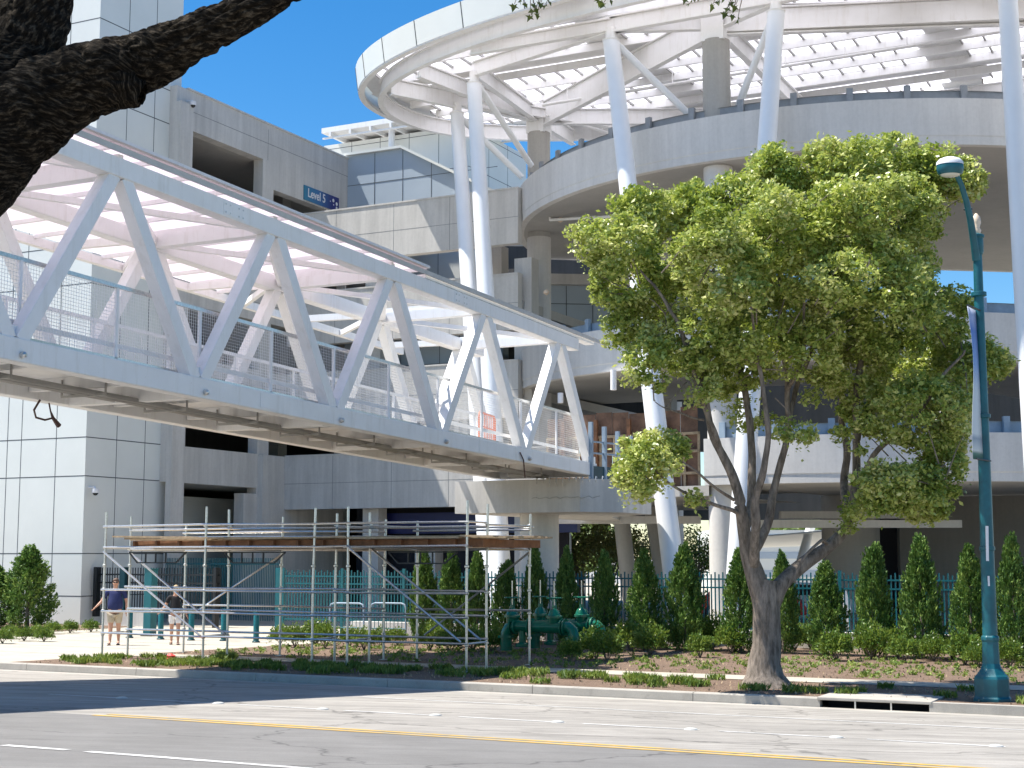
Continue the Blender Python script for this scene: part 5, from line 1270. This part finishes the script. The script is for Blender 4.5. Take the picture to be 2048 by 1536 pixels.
# background trees beyond the fence
def bgtree(x, ybase_top, w_, h_, Y, mat, lab, n=2600, trunk=True):
    c = at_Y(x, ybase_top, Y); t = thing('background_tree', lab, 'tree', (c.x, c.y, 0), 'trees behind the ramp'); k = Y / FPX
    P = np.concatenate([blob((c.x + random.uniform(-.5, .5) * w_ * k, c.y + random.uniform(-.4, .4) * w_ * k, c.z - h_ * k * random.uniform(.25, .75)), (w_ * k * .42, w_ * k * .4, h_ * k * .28), n // 6, .3, 8, .2) for _ in range(6)])
    leaves(P, .16, M[mat], 'crown', t, .3, .55); m = MB()
    for j in range(7 if trunk else 1):
        e_ = Vector((c.x + random.uniform(-.4, .4) * w_ * k, c.y, c.z - h_ * k * random.uniform(.1, .6))); m.tube([(c.x, c.y, -.1), (c.x + (e_.x - c.x) * .2, c.y, e_.z * .4), e_], [.10, .06, .02], 6)
    m.build('trunk', M['bark'], t)
bgtree(1165, 1025, 130, 130, 66, 'leaf_dry', 'bare looking dry tree behind the fence right of the thick column'); bgtree(1215, 1035, 110, 120, 74, 'leaf_dry', 'pale dry tree beyond the leaning dark pillar')
bgtree(1395, 1045, 70, 110, 78, 'leaf_pale', 'bright pale green tree seen between the ramp columns', 2600); bgtree(1270, 1040, 90, 110, 82, 'leaf_dry', 'dry tree between the two leaning dark pillars')
for x0, x1, Y in ((1238, 1262, 60), (1300, 1335, 62)):
    a = at_Y(x0, 1030, Y); b = at_Y(x1 + 4, 1250, Y); MB().tube([vz(b, 0), a + UP * .8], .33, 20).build('ground_pillar', M['conc_warm'], ramp, True)
# far white building and pale tent roof
fb = thing('far_building', 'pale distant building with window bands seen under the ramp', 'building', (14, 120, 0))
m = MB(); a = at_Y(1420, 1060, 115); b = at_Y(1700, 1060, 115); m.prism([vz(a, 0), vz(b, 0), vz(b, a.z), a], Vector((0, 8, 0)), 0)
for k in range(3): m.box(Vector(((a.x + b.x) / 2, a.y - .01, 1.2 + k * 1.4)), b.x - a.x, .06, .5, Vector((1, 0, 0)), Vector((0, 1, 0)), m=1)
m.build('wall', [M['panel'], M['panel_blue']], fb)
tn = thing('shade_sail', 'white leaning mast with a pale shade roof beyond the fence', 'shade roof', (12, 72, 0))
a = at_Y(1596, 1140, 72); b = at_Y(1622, 1052, 72); MB().tube([vz(at_Y(1575, 1250, 72), 0), b], .22, 14).build('mast', M['white_col'], tn, True)
m = MB(); p = [at_Y(1510, 1075, 70), at_Y(1660, 1062, 70), at_Y(1670, 1090, 84), at_Y(1500, 1096, 84)]; m.prism(p, UP * .06); m.build('roof_cloth', M['panel'], tn)
P = np.concatenate([blob((random.uniform(-50, 75), random.uniform(135, 150), random.uniform(1.5, 5.0)), (5, 3, 2.6), 700, .3, 5, .6) for _ in range(46)])
o = leaves(P, .75, M['leaf_pale'], 'far_trees', None, .3, .6); tag(o, 'far belt of trees closing the view under the ramp', 'trees', kind='stuff')
a = at_Y(1760, 1100, 61); b = at_Y(1802, 1100, 61); MB().prism([vz(a, 0), vz(b, 0), vz(b, 4.9), vz(a, 4.9)], Vector((0, .4, 0))).build('dark_opening_sheet', M['black_in'], ramp)  # black sheet in place of the shade inside the opening
# cars parked beyond the fence
def car(x, Y, mat, lab, ang):
    c = at_Y(x, 1200, Y); t = thing('parked_car', lab, 'car', (c.x, c.y, 0), 'cars parked beyond the fence', ang); V3 = Vector; X_ = V3((1, 0, 0)); Y_ = V3((0, 1, 0)); L = wl(t)
    prof = [(-2.15, .3), (-2.2, .62), (-2.1, .85), (-1.75, .93), (-1.2, 1.38), (-.4, 1.47), (.5, 1.43), (1.25, .98), (1.95, .84), (2.2, .62), (2.2, .3)]
    m = MB(); m.prism([L + V3((a, -.88, z)) for a, z in prof], Y_ * 1.76); m.build('body', mat, t, bevel=.06)
    m = MB(); wp = [(-1.55, .97), (-1.13, 1.34), (-.4, 1.42), (.45, 1.38), (1.05, 1.0)]; m.prism([L + V3((a, -.89, z)) for a, z in wp], Y_ * 1.78); m.build('side_window', M['glassy'], t)
    m = MB(); m.box(L + V3((.87, 0, 1.215)), .62, 1.5, .012, V3((.86, 0, -.51)), Y_, V3((.51, 0, .86))); m.build('windscreen', M['glassy'], t)
    for a in (-1.35, 1.35):
        for s_ in (-1, 1):
            w = MB().lathe(L + V3((a, s_ * .80 - .0, .33)), [(.2, -.11), (.33, -.1), (.33, .1), (.2, .11)], 22, Y_).build('wheel', M['black'], t, True, 40); MB().lathe(L + V3((a, s_ * .80, .33)), [(.0, -.12), (.19, -.115), (.19, .115), (0, .12)], 14, Y_).build('rim', M['galv'], w)
    for s_ in (-1, 1): MB().box(L + V3((2.17, s_ * .62, .68)), .08, .34, .14, X_, Y_).build('headlight', M['whitecloth'], t); MB().box(L + V3((-2.17, s_ * .64, .74)), .08, .26, .16, X_, Y_).build('tail_light', M['red'], t)
car(1500, 58, M['red'], 'red parked car glimpsed through the fence left of the street tree', R(-15)); car(1610, 60, M['white_col'], 'white parked car glimpsed through the fence right of the street tree', R(-20))
# white leaning sign board behind the fence
t = thing('folded_board', 'white triangular board leaning behind the fence', 'board', at_Y(1692, 1230, 46))
m = MB(); p = [at_Y(1686, 1180, 46), at_Y(1693, 1182, 46), at_Y(1703, 1224, 46), at_Y(1688, 1226, 46)]; m.prism(p, Vector((0, .05, 0))); m.prism([at_Y(1690, 1226, 46), at_Y(1700, 1224, 46), vz(at_Y(1700, 1250, 46), 0), vz(at_Y(1690, 1250, 46), 0)], Vector((0, .05, 0))); m.build('panel', M['white'], t)

# ================================================================== near shade tree (camera side)
NY = 6.0
nt_ = thing('shade_tree', 'thick dark furrowed trunk and branch of a near tree crossing the upper left', 'tree', (at_Y(-450, 768, NY).x, NY, gz(8)))
def barktube(pts, rs, name, nl=260, na=90, seed=0, knob=None):
    P = [Vector(p) for p in pts]; C = []; Rr = []
    n = len(P); acc = []
    for i in range(n - 1):
        p0 = P[max(i - 1, 0)]; p1 = P[i]; p2 = P[i + 1]; p3 = P[min(i + 2, n - 1)]; s_ = nl // (n - 1)
        for k in range(s_ + (i == n - 2)):
            t = k / s_; acc.append((.5 * ((2 * p1) + (p2 - p0) * t + (2 * p0 - 5 * p1 + 4 * p2 - p3) * t * t + (3 * p1 - p0 - 3 * p2 + p3) * t ** 3), rs[i] + (rs[i + 1] - rs[i]) * (3 * t * t - 2 * t ** 3)))
    vs = []; ref = Vector((0, 1, 0)); m = len(acc); uv = []; dist = 0
    for i, (c, r) in enumerate(acc):
        t = (acc[min(i + 1, m - 1)][0] - acc[max(i - 1, 0)][0]).normalized(); x = ref.cross(t).normalized(); y = t.cross(x); ref = y
        if i: dist += (c - acc[i - 1][0]).length
        for k in range(na):
            a = 2 * math.pi * k / na; dr = x * math.cos(a) + y * math.sin(a); rad = r
            rad *= 1 + .10 * noise.noise(Vector((math.cos(a) * 1.2, math.sin(a) * 1.2, dist * 2.5 + seed)))
            f = abs(noise.noise(Vector((math.cos(a) * r * 34, math.sin(a) * r * 34, dist * 11 + seed)))); f2 = noise.noise(Vector((math.cos(a) * r * 80, math.sin(a) * r * 80, dist * 40)))
            rad += (min(f * 3, 1) - .6) * .017 + f2 * .004
            vs.append(c + dr * rad); uv.append((k / na * 2 * r * 3.1416 * 1.0, dist))
    me = bpy.data.meshes.new(name); L = wl(nt_)
    fs = [(i * na + k, i * na + (k + 1) % na, (i + 1) * na + (k + 1) % na, (i + 1) * na + k) for i in range(m - 1) for k in range(na)]
    me.from_pydata([v - L for v in vs], [], fs); ul = me.uv_layers.new(name='UVMap')
    co = []
    for p in me.polygons:
        for j_, vi in enumerate(p.vertices):
            u, v = uv[vi]
            if j_ in (1, 2) and vi % na == 0: u = 2 * acc[vi // na][1] * 3.1416
            co += [u, v]
    ul.data.foreach_set('uv', co)
    me.materials.append(M['bark_near']); me.polygons.foreach_set('use_smooth', [True] * len(me.polygons))
    o = bpy.data.objects.new(name, me); S.collection.objects.link(o); o.parent = nt_; return o
n_ = lambda x, y, dy=0: at_Y(x, y, NY + dy)
barktube([vz(n_(-450, 1500), gz(8) - .1), n_(-400, 1100), n_(-310, 700), n_(-190, 440), n_(-50, 245), n_(40, 100, .1), n_(78, -60, .15), n_(90, -300, .2), n_(120, -700, .3)], [.52, .46, .40, .33, .25, .170, .145, .125, .09], 'trunk', 300, 110)
barktube([n_(-240, 520), n_(-90, 350), n_(40, 232), n_(150, 172), n_(215, 150), n_(300, 118), n_(400, 68, -.1), n_(480, 30, -.15), n_(580, -28, -.2), n_(760, -150, -.3), n_(1000, -330, -.3)], [.26, .25, .20, .160, .148, .118, .092, .075, .062, .05, .03], 'branch', 300, 90, 5)
barktube([n_(195, 160, -.02), n_(245, 175, -.05), n_(274, 186, -.06), n_(286, 190, -.06)], [.10, .085, .06, .045], 'branch_stub', 40, 60, 9)
P = np.concatenate([blob((random.uniform(-9.5, -1.5), random.uniform(3.0, 8.0), random.uniform(8.0, 10.2)), (1.2, 1.2, .6), 1300, .2, 12, .14) for _ in range(24)])
leaves(P, .075, M['leaf_near'], 'crown', nt_, .3, .5)
# drooping leafy twigs at the top edge
def maple(m, c, s_, ax, nrm):
    """five-lobed leaf"""
    b = nrm.cross(ax); pts = []
    for k, (a, r) in enumerate(((-90, .15), (-50, .55), (-25, .35), (10, .85), (35, .42), (90, 1.0), (145, .42), (170, .85), (205, .35), (230, .55))):
        pts.append(c + b * (math.cos(R(a)) * r * s_ * .6) + ax * (math.sin(R(a)) * r * s_ * .6) + nrm * (.08 * s_ * math.sin(k * 2)))
    m.add([c] + pts, [(0, i + 1, (i + 1) % 10 + 1) for i in range(10)])
m = MB(); tw = MB()
for (x, y) in ((1028, 12), (1050, 8), (1062, 22), (1075, 30), (1082, 8), (1098, 2), (1056, -8), (1200, 4), (1222, 2), (1212, -10), (1380, 6), (1436, 4), (1455, 18), (1465, 32), (1462, 6), (1448, -6), (1400, -10), (1120, -14), (1180, -16), (1040, 2), (1068, 10), (1072, 20), (1090, 12), (1206, 8), (1195, -2), (1425, 12), (1450, 28), (1470, 14), (1476, 40), (1390, -2), (1370, 0), (1060, 34)):
    c = n_(x, y, random.uniform(-.05, .05)); s_ = random.uniform(.034, .052); a = Vector((random.uniform(-.6, .6), random.uniform(-.6, .6), -1)).normalized(); nr = Vector((random.uniform(-1, 1), random.uniform(-1, -.3), random.uniform(-.6, .6))); nr = (nr - a * nr.dot(a)).normalized(); maple(m, c, s_, a, nr)
    tw.tube([c - a * .01, c - a * .05 + Vector((.01, 0, .02)), n_(x + 20, -50)], [.0015, .002, .003], 5)
tw.tube([n_(1000, -330, -.3), n_(1080, -120, -.1), n_(1300, -60), n_(1480, -45)], [.02, .012, .008, .004], 8)
m.build('hanging_leaves', M['leaf_near'], nt_); tw.build('twig', M['bark'], nt_)
